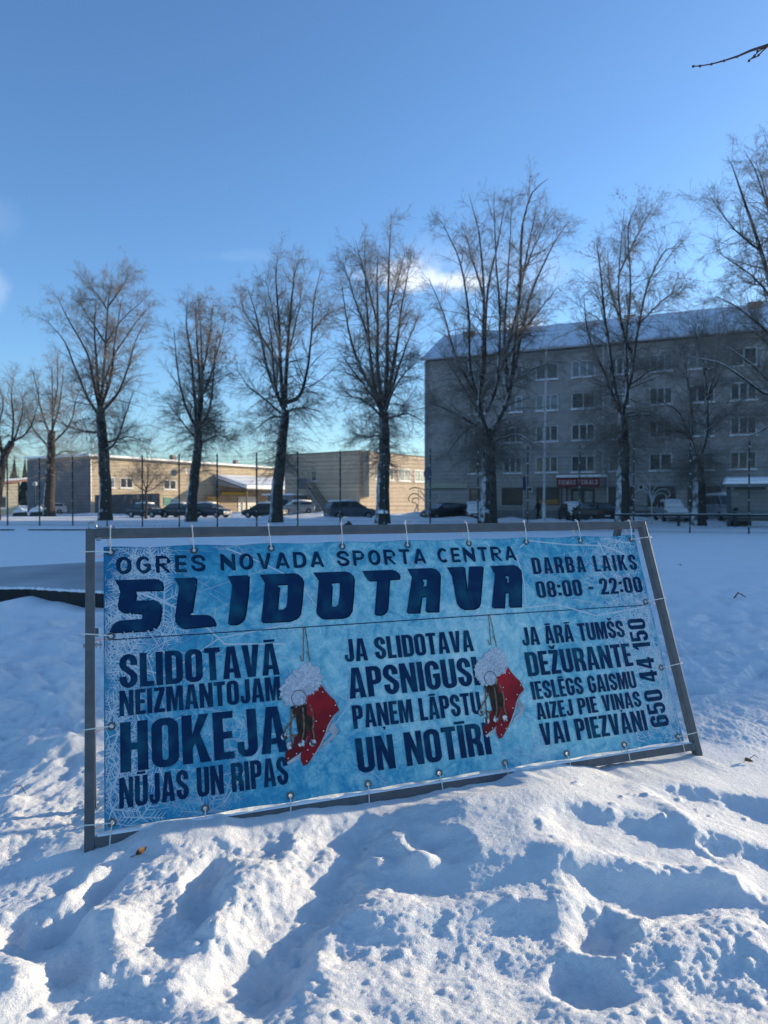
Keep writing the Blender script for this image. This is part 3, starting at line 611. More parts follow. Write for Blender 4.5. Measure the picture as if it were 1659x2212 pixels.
ART = [{"S":[[[0.0469,0.1579],[0.2253,0.1598],[0.2393,0.1653],[0.2486,0.1741],[0.2536,0.1925],[0.2507,0.2117],[0.1306,0.2091],[0.1362,0.2289],[0.1285,0.2563],[0.2112,0.2576],[0.2278,0.2632],[0.2375,0.2744],[0.2436,0.2938],[0.2363,0.3464],[0.2301,0.3665],[0.2187,0.3803],[0.2046,0.3898],[0.1853,0.3943],[0.0227,0.3921],[0.0325,0.3683],[0.0406,0.3563],[0.0513,0.3478],[0.0728,0.3422],[0.1605,0.3406],[0.1611,0.3156],[0.0787,0.3068],[0.0681,0.3003],[0.0613,0.2895],[0.0588,0.2719],[0.0694,0.2139],[0.0644,0.19]]],"L":[[[0.306,0.1595],[0.4033,0.1597],[0.4003,0.199],[0.3774,0.3191],[0.3639,0.3273],[0.3732,0.3356],[0.4469,0.3399],[0.4618,0.345],[0.4723,0.3559],[0.4815,0.3793],[0.4791,0.3911],[0.3411,0.3941],[0.3243,0.3883],[0.3113,0.3774],[0.304,0.3623],[0.3037,0.3386],[0.3263,0.1988]]],"I":[[[0.5509,0.1594],[0.6498,0.1589],[0.6441,0.2224],[0.6215,0.3453],[0.6142,0.3632],[0.603,0.3777],[0.5886,0.3872],[0.5734,0.3923],[0.5397,0.3889],[0.5703,0.2066]]],"D":[[[0.7056,0.1585],[0.8772,0.158],[0.896,0.1646],[0.9095,0.1795],[0.9151,0.2024],[0.8995,0.2981],[0.8855,0.3575],[0.878,0.3696],[0.8629,0.3813],[0.8304,0.3917],[0.696,0.3896],[0.7271,0.204]],[[0.778,0.2107],[0.8307,0.2104],[0.8383,0.2185],[0.8296,0.2945],[0.8227,0.3225],[0.8071,0.3348],[0.7739,0.3355],[0.7934,0.2229]]],"O":[[[0.9713,0.1583],[1.1421,0.1588],[1.1626,0.1656],[1.1748,0.1788],[1.1802,0.1977],[1.1682,0.2712],[1.1502,0.3578],[1.1349,0.3786],[1.1189,0.3877],[1.0923,0.3926],[1.0043,0.3901],[0.9833,0.3825],[0.973,0.3705],[0.9695,0.3547],[0.9964,0.2011]],[[1.0545,0.2131],[1.0981,0.2113],[1.1046,0.2204],[1.0952,0.2896],[1.0851,0.3253],[1.0691,0.3353],[1.0508,0.3343],[1.0457,0.3196],[1.0601,0.2295]]],"T":[[[1.2296,0.1598],[1.392,0.159],[1.4137,0.1644],[1.4265,0.1756],[1.4305,0.1926],[1.4251,0.2077],[1.3705,0.2092],[1.3425,0.3539],[1.3301,0.3753],[1.3147,0.3855],[1.2971,0.3896],[1.2705,0.3865],[1.3055,0.2118],[1.255,0.2097]]],"A":[[[1.481,0.1576],[1.6212,0.1579],[1.6437,0.1642],[1.6565,0.178],[1.6616,0.1978],[1.6421,0.294],[1.6208,0.3919],[1.5495,0.3879],[1.5689,0.3072],[1.5377,0.308],[1.5141,0.3911],[1.445,0.3871],[1.5002,0.2031]],[[1.5527,0.2129],[1.5833,0.2126],[1.5836,0.2258],[1.5758,0.254],[1.5477,0.255],[1.5595,0.2325]]],"V":[[[1.7098,0.1579],[1.8128,0.1583],[1.8029,0.3212],[1.8433,0.1578],[1.9265,0.1591],[1.8706,0.3597],[1.8584,0.3784],[1.8304,0.39],[1.7669,0.388],[1.7439,0.3745],[1.7352,0.3525],[1.7325,0.2085]]],"B":[[[1.9737,0.1591],[2.1203,0.1593],[2.1417,0.1666],[2.1563,0.1803],[2.1592,0.2009],[2.1206,0.3928],[2.0448,0.3902],[2.0614,0.3101],[2.0344,0.3104],[2.0132,0.3924],[1.9391,0.3883],[1.9925,0.2084]],[[2.0491,0.217],[2.0722,0.2147],[2.0771,0.2263],[2.0707,0.2567],[2.0525,0.2576],[2.0593,0.2336]]]},{"boot":[[0.9459,0.7141],[0.9634,0.7062],[0.9728,0.7276],[0.9976,0.7614],[1.0187,0.7823],[1.0367,0.831],[1.0025,0.8523],[0.9733,0.8922],[0.956,0.9299],[0.9287,0.972],[0.9027,1.0047],[0.8629,1.0499],[0.84,1.0573],[0.8327,1.0344],[0.8321,1.0079],[0.8401,0.9912],[0.8665,0.9497],[0.883,0.9126],[0.8747,0.8662],[0.8858,0.7537],[0.9135,0.7393]],"boot_back":[[0.8119,0.9195],[0.8711,0.9022],[0.883,0.9126],[0.8598,0.9519],[0.8435,0.9886],[0.8165,1.006],[0.7656,1.0304],[0.7609,1.0138],[0.7647,0.9879],[0.8007,0.9717]],"fur":[[0.8809,0.6022],[0.9174,0.602],[0.946,0.6172],[0.9705,0.6704],[0.9634,0.7062],[0.9459,0.7141],[0.9422,0.7342],[0.9244,0.7294],[0.9135,0.7393],[0.8858,0.7537],[0.8788,0.7747],[0.8697,0.7846],[0.8433,0.7897],[0.8017,0.787],[0.7813,0.7651],[0.7641,0.7419],[0.7628,0.7018],[0.7966,0.6645],[0.8287,0.6327],[0.8591,0.6227]],"lace":[[0.8045,0.7919],[0.837,0.7875],[0.8956,0.7872],[0.9088,0.8179],[0.9109,0.8549],[0.9031,0.9058],[0.9097,0.9367],[0.8925,0.9467],[0.8897,0.9103],[0.8711,0.9022],[0.8613,0.9371],[0.8388,0.9375],[0.8273,0.8913],[0.8254,0.8427],[0.806,0.8103]],"tongue":[[0.8233,0.7968],[0.8552,0.8001],[0.8568,0.8339],[0.8558,0.8944],[0.8308,0.9217],[0.8268,0.8792],[0.8322,0.8556]],"blade":[[0.9995,0.8797],[1.0225,0.9252],[0.9963,0.9527],[0.9406,0.9824],[0.9259,0.9986],[0.9419,0.9705],[0.9914,0.937],[0.9745,0.9107]],"blade_back":[[0.7655,1.0318],[0.8395,0.997],[0.8347,1.0141],[0.7755,1.0418]],"sole":[[1.0038,0.8555],[1.0347,0.8339],[1.0212,0.8496],[0.9853,0.8874],[0.9625,0.9306],[0.9348,0.9757],[0.9053,1.0109],[0.8695,1.0478],[0.9027,1.0047],[0.9287,0.972],[0.956,0.9299],[0.9733,0.8922]],"string":[[[0.8975,0.4235],[0.8949,0.4742],[0.8886,0.5225],[0.884,0.5865]],[[0.9049,0.4239],[0.9099,0.4752],[0.9119,0.5404],[0.9148,0.5954]],[[0.8686,0.5581],[0.8788,0.5893]],[[0.9049,0.5431],[0.914,0.5697]],[[0.8097,0.8046],[0.8,0.8582],[0.7931,0.9174],[0.7966,0.9475]],[[0.8252,0.8275],[0.8016,0.8583],[0.7738,0.8853],[0.7639,0.9081]],[[0.8617,0.8007],[0.8618,0.8497],[0.8584,0.9008],[0.8443,0.9471]],[[0.8954,0.7887],[0.905,0.8236],[0.9068,0.8697],[0.8999,0.9054],[0.9047,0.9542]],[[0.7942,0.9115],[0.8083,0.9236],[0.8232,0.9178]]],"ring":[[0.8481,0.7563],0.0],"bell":[[0.7866,0.9611],[0.8406,0.9586],[0.8935,0.9618],[0.765,0.9201]],"dots":[[0.9209,0.7378],[0.9649,0.7394],[0.9796,0.7972],[1.0201,0.8059],[0.9893,0.8515],[0.9144,0.808],[0.92,0.8681],[0.9504,0.9156],[0.8676,0.99],[0.8578,1.0376],[0.8139,0.9998],[0.7741,1.0154],[0.8908,1.0107]],"shift":[1.0104,-0.0007]}]
for dx_, dy_, m_, ly in ((.007, .006, M_NAVY2, 1.2), (0, 0, M_NAVY, 2)):
    pr = Print()
    for c in ART[0].values(): pr.shape([[(x + dx_, y + dy_) for x, y in q] for q in c], ly)
    pr.build('lettering', m_, ban)
pr = Print()
for i in range(20): sliver(pr, .034 + i * .1463, .4255 + i * .00015, .034 + (i + 1) * .1463, .4255 + (i + 1) * .00015, .0022, .0022, 1.0)
pr.build('divider_line', M_NAVY, ban)
# ---- the two printed pairs of red skates
M_RED = mat('red_print', (0.16, 0.006, 0.010), (0.40, 0.014, 0.022), 5, .5, spec=.2); M_RED2 = mat('dark_red_print', (0.11, 0.006, 0.008), (0.17, 0.01, 0.012), 9, .5, spec=.2)
M_FUR = mat('white_fur_print', (0.36, 0.42, 0.50), (0.56, 0.62, 0.68), 80, .6, spec=.2, detail=8, lo=.38, hi=.6); M_FURD = mat('grey_fur_print', (.26, .31, .39), (.36, .42, .50), 40, .6, spec=.2); M_ROPE = mat('jute_print', (0.085, 0.06, 0.04), (0.24, 0.18, 0.125), 70, .6, spec=.2, detail=8)
M_DARKP = mat('brown_print', (0.02, 0.013, 0.010), (0.05, 0.03, 0.02), 30, .6, spec=.2); M_SILV = mat('silver_print', (0.28, 0.31, 0.34), (0.50, 0.53, 0.56), 12, .5, spec=.2); M_BELL = mat('bell_print', (0.05, 0.055, 0.06), (0.62, 0.64, 0.64), 48, .5, spec=.2, lo=.45, hi=.55); M_DOT = mat('white_print', (.68, .66, .68), None, 5, .6, spec=.2)
def circ(c, r, k=14): return [(c[0] + r * math.cos(2 * math.pi * i / k), c[1] + r * math.sin(2 * math.pi * i / k)) for i in range(k)]
for k_ in (0, 1):
    sh = lambda q: (q[0] + 1.0125 * k_, q[1])
    A_ = ART[1]; root = None
    def pshape(nm_, keys, m_, ly, parent=None):
        pr = Print()
        for q in keys: pr.shape([[sh(z) for z in q]], ly)
        return pr.build(nm_, m_, ban)
    pshape('skate_blade', [A_['blade'], A_['blade_back'], A_['sole']], M_SILV, 2.5)
    pshape('skate_boot', [A_['boot']], M_RED, 3.2); pshape('skate_boot', [A_['boot_back']], M_RED2, 3.0)
    pshape('skate_lace', [A_['tongue']], M_DARKP, 3.5); pshape('skate_lace', [A_['lace']], M_DARKP, 3.3)
    # ragged edge for the fur cuff
    fz = []
    cfur = A_['fur']
    for i, a in enumerate(cfur):
        b = cfur[(i + 1) % len(cfur)]
        for s_ in range(5):
            q = (a[0] + (b[0] - a[0]) * s_ / 5, a[1] + (b[1] - a[1]) * s_ / 5); fz.append((q[0] + fr_.uniform(-.007, .007), q[1] + fr_.uniform(-.007, .007)))
    fm = Print(); fm.shape([[sh(z) for z in fz]], 3.8); gx = sum(z[0] for z in cfur) / len(cfur); gy_ = sum(z[1] for z in cfur) / len(cfur)
    for z in range(260):
        q = fr_.choice(fz); t_ = fr_.uniform(.35, 1.03); q = (gx + (q[0] - gx) * t_, gy_ + (q[1] - gy_) * t_); a_ = 2.0 + fr_.uniform(-1.0, 1.0); L = fr_.uniform(.006, .015)
        sliver(fm, *sh(q), *sh((q[0] + math.cos(a_) * L, q[1] + math.sin(a_) * L)), .0022, .0005, 3.9 + .001 * z)
    fm.build('fur_cuff', M_FUR, ban); fm = Print()
    for z in range(150):
        q = fr_.choice(cfur); t_ = fr_.uniform(.1, .95); q = (gx + (q[0] - gx) * t_, gy_ + (q[1] - gy_) * t_); a_ = 2.0 + fr_.uniform(-1.0, 1.0); L = fr_.uniform(.006, .014)
        sliver(fm, *sh(q), *sh((q[0] + math.cos(a_) * L, q[1] + math.sin(a_) * L)), .0016, .0004, 4.17 + .0003 * z)
    fm.build('fur_shade', M_FURD, ban)
    pr = Print()
    for si_, st_ in enumerate(A_['string']):
        for a, b in zip(st_[:-1], st_[1:]): sliver(pr, *sh(a), *sh(b), .0022 if si_ < 4 else .0042, .0022 if si_ < 4 else .0042, 4.25)
    rc = A_['ring'][0]; rg = circ(sh(rc), .036, 20)
    for a, b in zip(rg, rg[1:] + rg[:1]): sliver(pr, *a, *b, .002, .002, 4.3)
    for kx, c in (((0, 0), (1.0, 1)),): pass
    pr.build('hanging_cord', M_ROPE, ban)
    pshape('bell', [circ(c, .0165) for c in A_['bell']], M_BELL, 4.6)
    pshape('polka_dot', [circ(c, .0032, 8) for c in A_['dots']], M_DOT, 3.4)
# ---- eyelets and nylon ties
def ring_mesh(mb, c, r0, r1, y0, y1, k=18):
    V = []; Fc = []
    for (r, y) in ((r0, y0), (r1, y0 - .0), (r1, y1), (r0, y1)):
        for j in range(k):
            an = 2 * math.pi * j / k; V.append(Vector((c.x + r * math.cos(an), c.y + y, c.z + r * math.sin(an))))
    for i in range(4):
        for j in range(k): Fc.append((i * k + j, i * k + (j + 1) % k, ((i + 1) % 4) * k + (j + 1) % k, ((i + 1) % 4) * k + j))
    mb.add(V, Fc)
M_BRASS = mat('eyelet_metal', (0.10, 0.10, 0.095), (0.17, 0.165, 0.15), 40, .35, metal=.8)
def ribbon(mb, pts, w, th=.0014, side=None):
    """flat strap along pts"""
    for a, b in zip(pts[:-1], pts[1:]):
        a, b = Vector(a), Vector(b); d = b - a; L = d.length
        if L < 1e-5: continue
        d.normalize(); sd_ = Vector((0, 1, 0)).cross(d)
        if sd_.length < .3: sd_ = Vector((1, 0, 0)) if abs(d.x) < .5 else Vector((0, 0, 1))
        sd_.normalize(); nn = d.cross(sd_).normalized()
        o = [a - sd_ * w / 2 - nn * th / 2, a + sd_ * w / 2 - nn * th / 2, a + sd_ * w / 2 + nn * th / 2, a - sd_ * w / 2 + nn * th / 2]
        mb.hexa(o, [q + d * L for q in o])
tie_i = 0
def tie(c, edge, rr):
    """c eyelet (u,v); edge: t,b,l,r"""
    global tie_i
    mb = MB(); sl = rr.uniform(-.012, .002); yf, yb_ = -.0235, .0235
    if edge in 'tb':
        vi, vo = (ft + bw, ft) if edge == 't' else (fbm_ - bw - .01, fbm_ - .01)
        s_ = 1 if edge == 't' else -1
        ribbon(mb, [sp(c[0], c[1], -.006), sp(c[0] + sl * .7, vi, yf), sp(c[0] + sl, vo - s_ * .003, yf)], .0055)
        ribbon(mb, [sp(c[0] - .006, c[1], .006), sp(c[0] + sl * .7 - .010, vi, yb_), sp(c[0] + sl - .010, vo - s_ * .003, yb_)], .0055)
        ribbon(mb, [sp(c[0] + sl, vo - s_ * .0035, yf - .001), sp(c[0] + sl - .01, vo - s_ * .0035, yb_)], .005)
        if edge == 't':
            mb.box(sp(c[0] + sl, vo - .004, yf + .006), (.010, .010, .009)); ribbon(mb, [sp(c[0] + sl, vo - .005, yf + .006), sp(c[0] + sl + rr.uniform(-.006, .012), vo - rr.uniform(.012, .03), yf + .012)], .005)
    else:
        ui, uo = (fr0 + bw, fr0) if edge == 'l' else (fr1 - bw, fr1)
        s_ = 1 if edge == 'l' else -1; dz = rr.uniform(-.012, .006)
        ribbon(mb, [sp(c[0], c[1], -.006), sp(ui, c[1] + dz * .6, yf), sp(uo - s_ * .003, c[1] + dz, yf)], .0055)
        ribbon(mb, [sp(c[0], c[1] + .006, .006), sp(ui, c[1] + .012, yb_), sp(uo - s_ * .003, c[1] + .010, yb_)], .0055)
        mb.box(sp(uo - s_ * .004, c[1] + dz, yf + .006), (.009, .010, .010)); ribbon(mb, [sp(uo - s_ * .005, c[1] + dz, yf + .006), sp(uo - s_ * rr.uniform(.012, .024), c[1] + dz - rr.uniform(0, .006), yf + .010)], .005)
    mb.build('cable_tie', M_TIE, sign)
for i, u in enumerate(EU):
    for j, v in enumerate(EV):
        if 0 < i < 8 and 0 < j < 3: continue
        mb = MB(); c = sp(u, v, float(cloth(u, v))); ring_mesh(mb, c, .0085, .0175, -.0045, -.0024); e_ = mb.build('eyelet', M_BRASS, sign)
        if j == 0: tie((u, v), 't', fr_)
        if j == 3: tie((u, v), 'b', fr_)
        if i == 0: tie((u, v), 'l', fr_)
        if i == 8: tie((u, v), 'r', fr_)
# hardware: eye bolt, clamp bolts, hinge pins
mb = MB(); cc = sp(fr0 + .027, ft - .018, 0); 
mb.tube([cc + Vector((.018 * math.cos(a), 0, .018 * math.sin(a))) for a in np.linspace(-.6, math.pi * 1.25, 12)], .004, 7); mb.build('eye_hook', M_ZINC, sign, True)
mb = MB(); mb.tube([sp(fr0 + .05, ft - .007, -.005), sp(fr0 + .125, ft - .006, -.005)], .0035, 7); mb.box(sp(fr0 + .062, ft - .007, -.005), (.009, .012, .013)); mb.box(sp(fr0 + .12, ft - .007, -.005), (.009, .012, .012)); mb.build('bolt', M_ZINC, sign)
mb = MB(); mb.box(sp(fr0 + bw + .015, ft + bw + .010, -.012), (.02, .014, .012)); mb.build('bolt', M_ZINC, sign)
mb = MB(); v_ = .445; mb.tube([sp(fr0 - .006, v_, 0), sp(fr0 + bw + .03, v_, 0)], .005, 8); mb.box(sp(fr0 - .004, v_, 0), (.006, .016, .016)); mb.box(sp(fr0 + bw + .006, v_, 0), (.007, .018, .018)); mb.box(sp(fr0 + bw + .022, v_, 0), (.006, .012, .035)); mb.build('wing_bolt', M_ZINC, sign)
mb = MB(); mb.box(sp(fr0 + bw + .008, .39, .0), (.014, .012, .035)); mb.build('bracket', M_STEEL, sign)
mb = MB(); mb.tube([sp(fr1 - .14, ft - .005, 0), sp(fr1 - .05, ft - .005, 0)], .0045, 7); mb.box(sp(fr1 - .055, ft - .006, 0), (.01, .013, .013)); mb.build('bolt', M_ZINC, sign)
# snow lying along the lower rail
rs = np.random.RandomState(9); m_ = 150; V = []; 
us = np.linspace(fr0 + .05, fr1 - .05, m_); hh = (.010 + .010 * perlin(us * 9, us * 0 + .3, 4) + .006 * perlin(us * 31, us * 0 + .7, 5)).clip(.0015, .03)
mb = MB()
ringn = 7
for i, u in enumerate(us):
    for j in range(ringn):
        a = math.pi * j / (ringn - 1); V.append(sp(u, fbm_ - bw - .0095 - hh[i] * math.sin(a), -.020 * math.cos(a) + .001))
Fc = [(i * ringn + j, i * ringn + j + 1, (i + 1) * ringn + j + 1, (i + 1) * ringn + j) for i in range(m_ - 1) for j in range(ringn - 1)]
o = new_mesh('snow_crust', V, Fc, M_SNOWP, sign, True)
# ================================================================ FENCE
FR = gnd(1617, 1150, 0); FR = Vector((16.75, 32.6, 0)); FD = Vector((-.956, .293, 0)).normalized(); BAY, FH = 2.5, 4.25
fence = thing('mesh_fence', FR, 'tall dark wire mesh sports fence with thin posts crossing the whole field behind the banner', 'fence')
def fpt(i): p = FR + FD * (BAY * i); return Vector((p.x, p.y, gz(p.x, p.y)))
i0_, i1_ = -1, 18
for i in range(i0_, i1_ + 1):
    p = fpt(i); mb = MB(FR); q = Matrix.Rotation(math.atan2(FD.y, FD.x), 3, 'Z')
    mb.box(p + Vector((0, 0, FH / 2 - .15)), (.062, .062, FH + .3), q); po = mb.build('post', M_DARKGREEN, fence)
    mb = MB(FR)
    for z in (.35, .95, 1.55, 2.2, 2.8, 3.4, 4.0): mb.box(p + Vector((0, 0, z)) - Vector((-FD.y, FD.x, 0)) * -.045, (.055, .03, .05), q)
    mb.build('clip', M_GALV, po)
for i in range(i0_, i1_):
    a, b = fpt(i), fpt(i + 1); mb = MB(FR); d = (b - a)
    z0 = min(a.z, b.z) + .06
    for z in np.arange(0, FH - .05, .2):
        th = .0045
        for k in ((-1, 1) if abs((z / .6) % 1) < .02 or abs((z / .6) % 1) > .98 else (0,)):
            c = Vector((0, 0, z0 + z + k * .02)); mb.tube([a + Vector((0, 0, c.z - a.z)), b + Vector((0, 0, c.z - b.z))], th, 3, False)
    for k in range(1, 50):
        q = a + d * (k / 50); mb.tube([Vector((q.x, q.y, z0)), Vector((q.x, q.y, z0 + FH - .15))], .0032, 3, False)
    mb.build('wire_panel', M_DARKGREEN, fence)

# ================================================================ BUILDINGS
def facade_window(Fr, s0, s1, z0, z1, parent, off, pane=M_GLASS, nsash=3, sill=True, depth=.10, snow=True, fw=.055, frame=M_WHITE):
    mb = MB(off); mb.fbox(Fr, s0, s1, -.012, .0, z0, z1); w = mb.build('window', pane, parent)
    mb = MB(off); f = fw
    mb.fbox(Fr, s0 - f, s1 + f, -.05, -.014, z1 - f, z1 + f * .6); mb.fbox(Fr, s0 - f, s1 + f, -.05, -.014, z0 - f * .6, z0 + f)
    mb.fbox(Fr, s0 - f, s0 + f, -.05, -.014, z0 + f, z1 - f); mb.fbox(Fr, s1 - f, s1 + f, -.05, -.014, z0 + f, z1 - f)
    for k in range(1, nsash):
        c = s0 + (s1 - s0) * k / nsash; mb.fbox(Fr, c - f * 1.15, c + f * 1.15, -.05, -.014, z0 + f, z1 - f)
    mb.build('frame', frame, w)
    if sill:
        mb = MB(off); mb.fbox(Fr, s0 - .1, s1 + .1, -.20, -.0, z0 - .14, z0 - .05); mb.build('sill', M_SNOWP if snow else M_WHITE, w)
    return w
# the five storey block; it runs on past the right edge of the picture, and its shade lies over the field
AP = Frame((3.9, 68, -.3), (.910, -.414, 0), (.414, .910, 0)); LEN, DEP, EAVE, RIDGE = 71.2, 12.0, 15.2, 18.7
ang = math.atan2(AP.ax.y, AP.ax.x)
M_WALLA = brick('silicate_brick', (.39, .365, .345), (.80, .80, .80), .52, .17, .015, rot=-ang)
M_ROOFS = mat('snowy_roof', (.70, .72, .75), (.52, .54, .58), 1.2, .6, .3, 6, lo=.45, hi=.8)
apt = thing('apartment_building', AP.o, 'long grey brick five storey apartment block with a snowy roof and a red shop sign', 'building')
mb = MB(AP.o); mb.fbox(AP, 0, LEN, 0, DEP, -1, EAVE)
P = AP.p; mb.add([P(0.02, 0, EAVE), P(0.02, DEP, EAVE), P(0.02, DEP / 2, RIDGE - .25)], [(0, 1, 2)]); mb.add([P(LEN, 0, EAVE), P(LEN, DEP, EAVE), P(LEN, DEP / 2, RIDGE - .25)], [(0, 1, 2)])
mb.build('wall', M_WALLA, apt)
mb = MB(AP.o)
for y0, y1, in ((-.45, DEP / 2), (DEP + .45, DEP / 2)):
    a = [P(-.25, y0, EAVE - .02), P(LEN + .25, y0, EAVE - .02), P(LEN + .25, y1, RIDGE), P(-.25, y1, RIDGE)]
    up = Vector((0, 0, .22)); mb.hexa(a, [v + up for v in a])
roof = mb.build('roof', M_ROOFS, apt)
M_CHIM = mat('chimney_brick', (.24, .185, .15), (.30, .235, .19), 4, .9)
for s_, d_ in ((2.9, 5.0), (11.3, 6.6), (18.0, 6.4), (28.2, 5.0), (41, 5.5), (55, 5.5)):
    mb = MB(AP.o); zc = RIDGE - .5 - abs(d_ - 6) * .55; mb.fbox(AP, s_ - .55, s_ + .55, d_ - .35, d_ + .35, zc - .6, zc + 1.15); c_ = mb.build('chimney', M_CHIM, roof)
mb = MB(AP.o); mb.tube([P(-.2, -.50, EAVE + .05), P(LEN + .2, -.50, EAVE + .05)], .085, 8); mb.build('gutter', M_GALV, apt)
mb = MB(AP.o); mb.fbox(AP, -.02, LEN, -.10, -.003, EAVE - .42, EAVE - .1); mb.build('cornice', mat('cornice_paint', (.30, .29, .28), None, 3), apt)
mb = MB(AP.o); mb.fbox(AP, -.03, LEN, -.06, -.003, -.5, 1.0); mb.build('plinth', mat('plinth_render', (.16, .155, .15), (.2, .195, .19), 3), apt)
cols = [(4.4, 5.9), (7.75, 9.35), (10.67, 12.55), (13.8, 15.7), (16.95, 18.6), (20.2, 21.9), (23.2, 25.05), (26.3, 28.1)] + [(29.4 + 3.13 * k, 31.1 + 3.13 * k) for k in range(4)]
wr = np.random.RandomState(4)
for ci, (s0, s1) in enumerate(cols):
    for fl in range(4):
        z0 = 4.45 + 2.75 * fl; pn = M_GLASSC if (ci, fl) in ((2, 2), (5, 3), (6, 3), (6, 1), (3, 3), (1, 2)) else M_GLASS
        facade_window(AP, s0, s1, z0, z0 + 1.32, apt, AP.o, pn, 3 if (ci + fl) % 5 else 2)
for s0, s1, z0, z1, mm in ((4.5, 6.3, 1.35, 3.0, M_GLASS), (7.6, 9.55, 1.5, 3.05, M_DISPLAY), (10.75, 12.7, 1.5, 3.05, M_DISPLAY), (16.9, 18.9, 1.4, 3.05, M_DISPLAY), (20.1, 22.2, 1.4, 3.05, M_DISPLAY), (23.2, 25.6, 1.4, 3.05, M_DISPLAY), (26.6, 28.8, 1.4, 3.0, M_DISPLAY), (30.5, 33, 1.4, 3.0, M_DISPLAY)):
    w = facade_window(AP, s0, s1, z0, z1, apt, AP.o, mm, 2 if mm is M_GLASS else 1, sill=True, snow=False, frame=mat('dark_frame', (.10, .095, .09), None, 4))
    if s0 == 10.75:
        mb = MB(AP.o); mb.fbox(AP, s0 + .06, s1 - .06, -.02, -.0135, z0 + .06, z0 + .46); mb.build('poster_strip', mat('ochre_print', (.42, .22, .06), (.30, .15, .04), 14, .6), w)
# shop entrance: canopy, red sign board, double door
M_SIGNRED = mat('red_sign', (.15, .016, .022), (.19, .022, .028), 3, .5)
mb = MB(AP.o); mb.fbox(AP, 12.75, 16.75, -1.3, -.004, 3.05, 3.85); can = mb.build('door_canopy', mat('canopy_side', (.20, .17, .16), None, 3), apt)
mb = MB(AP.o); mb.fbox(AP, 12.75, 16.35, -1.36, -1.302, 3.08, 3.86); sg = mb.build('sign_board', M_SIGNRED, can)
mb = MB(AP.o); mb.fbox(AP, 12.7, 16.8, -1.4, -.01, 3.87, 4.08); mb.build('snow_cap', M_SNOWP, can, bevel=.06)
pcs, wtx = layout('FIRMAS VEIKALS', .15, .13, 1.25, .18, .3); mb = MB(AP.o)
for pc in pcs:
    L3 = [[Vector((q[0], q[1], 0)) for q in c] for c in pc]; tr_ = tessellate_polygon(L3); fl_ = [q for c in pc for q in c]
    mb.add([AP.p(12.92 + q[0] / wtx * 3.25, -1.368, 3.26 + q[1] * .40) for q in fl_], [tuple(t)[::-1] for t in tr_])
mb.build('lettering', mat('pink_letters', (.75, .60, .60), None, 3, .6), can)
mb = MB(AP.o); mb.fbox(AP, 13.75, 15.75, -.05, -.004, .35, 2.9); dr = mb.build('door', mat('door_dark', (.045, .04, .038), (.06, .055, .05), 3, .4), apt)
mb = MB(AP.o)
for a, b in ((13.95, 14.6), (14.9, 15.55)): mb.fbox(AP, a, b, -.06, -.051, .9, 2.7)
mb.build('pane', M_GLASSC, dr)
mb = MB(AP.o); mb.fbox(AP, 12.9, 16.6, -1.6, -.01, -.5, .3); mb.build('step', M_SNOWP, apt)
for s_ in (13.0, 13.45):
    mb = MB(AP.o); mb.fbox(AP, s_, s_ + .14, -.9, -.8, .3, 3.04); mb.build('pillar', mat('pillar_paint', (.10, .085, .08), None, 3), apt)
M_PIPE = mat('downpipe_zinc', (.45, .47, .5), None, 5, .4, metal=.3)
for s_, zt in ((16.45, EAVE), (38, EAVE)):
    mb = MB(AP.o); mb.tube([P(s_, -.45, zt), P(s_, -.16, zt - .5), P(s_, -.16, 4.2), P(s_ + .35, -.16, 3.95), P(s_ + .42, -.16, .3)], .075, 8); mb.build('downpipe', M_PIPE, apt)
mb = MB(AP.o); mb.tube([P(.1, -.14, EAVE), P(.1, -.14, 0)], .07, 8); mb.build('downpipe', M_PIPE, apt)
mb = MB(AP.o); mb.fbox(AP, .1, 4.3, -.14, -.004, 3.05, 3.62); sb = mb.build('sign_board', mat('pale_sign', (.36, .37, .29), (.42, .42, .33), 5, .6), apt)
mb = MB(AP.o)
mb.fbox(AP, .1, 4.3, -.15, -.141, 2.98, 3.06); mb.build('trim', M_BLACK, sb)
for s_, zz_ in ((9.95, 2.9), (19.3, 3.0), (25.9, 3.3)):
    mb = MB(AP.o); mb.fbox(AP, s_, s_ + .5, -.3, -.004, zz_ - .25, zz_ + .22); ac = mb.build('ventilator_box', M_GALV, apt)
    mb = MB(AP.o); c = P(s_ + .25, -.302, zz_); V = [c + AP.ax * (.15 * math.cos(a)) + Vector((0, 0, .15 * math.sin(a))) for a in np.linspace(0, 2 * math.pi, 14)[:-1]]; mb.add(V, [tuple(range(13))]); mb.build('fan', M_BLACK, ac)
# ramp with railing at the shop front
rp = thing('entrance_ramp', P(19, -1.5, 0), 'snow topped access ramp with thin railing along the shop front', 'ramp')
mb = MB(rp.location); mb.hexa([P(16.9, -1.9, -.4), P(24.5, -1.9, -.4), P(24.5, -.7, -.4), P(16.9, -.7, -.4)], [P(16.9, -1.9, .75), P(24.5, -1.9, .1), P(24.5, -.7, .1), P(16.9, -.7, .75)]); mb.build('slope', M_SNOWP, rp)
mb = MB(rp.location)
for k in range(8): s_ = 17 + k * 1.05; zb_ = .75 - k * 1.05 * .085; mb.tube([P(s_, -1.85, zb_), P(s_, -1.85, zb_ + .95)], .022, 5)
mb.tube([P(17, -1.85, 1.7), P(24.35, -1.85, 1.08)], .025, 5); mb.tube([P(17, -1.85, 1.25), P(24.35, -1.85, .63)], .018, 5); mb.build('railing', M_BLACK, rp)

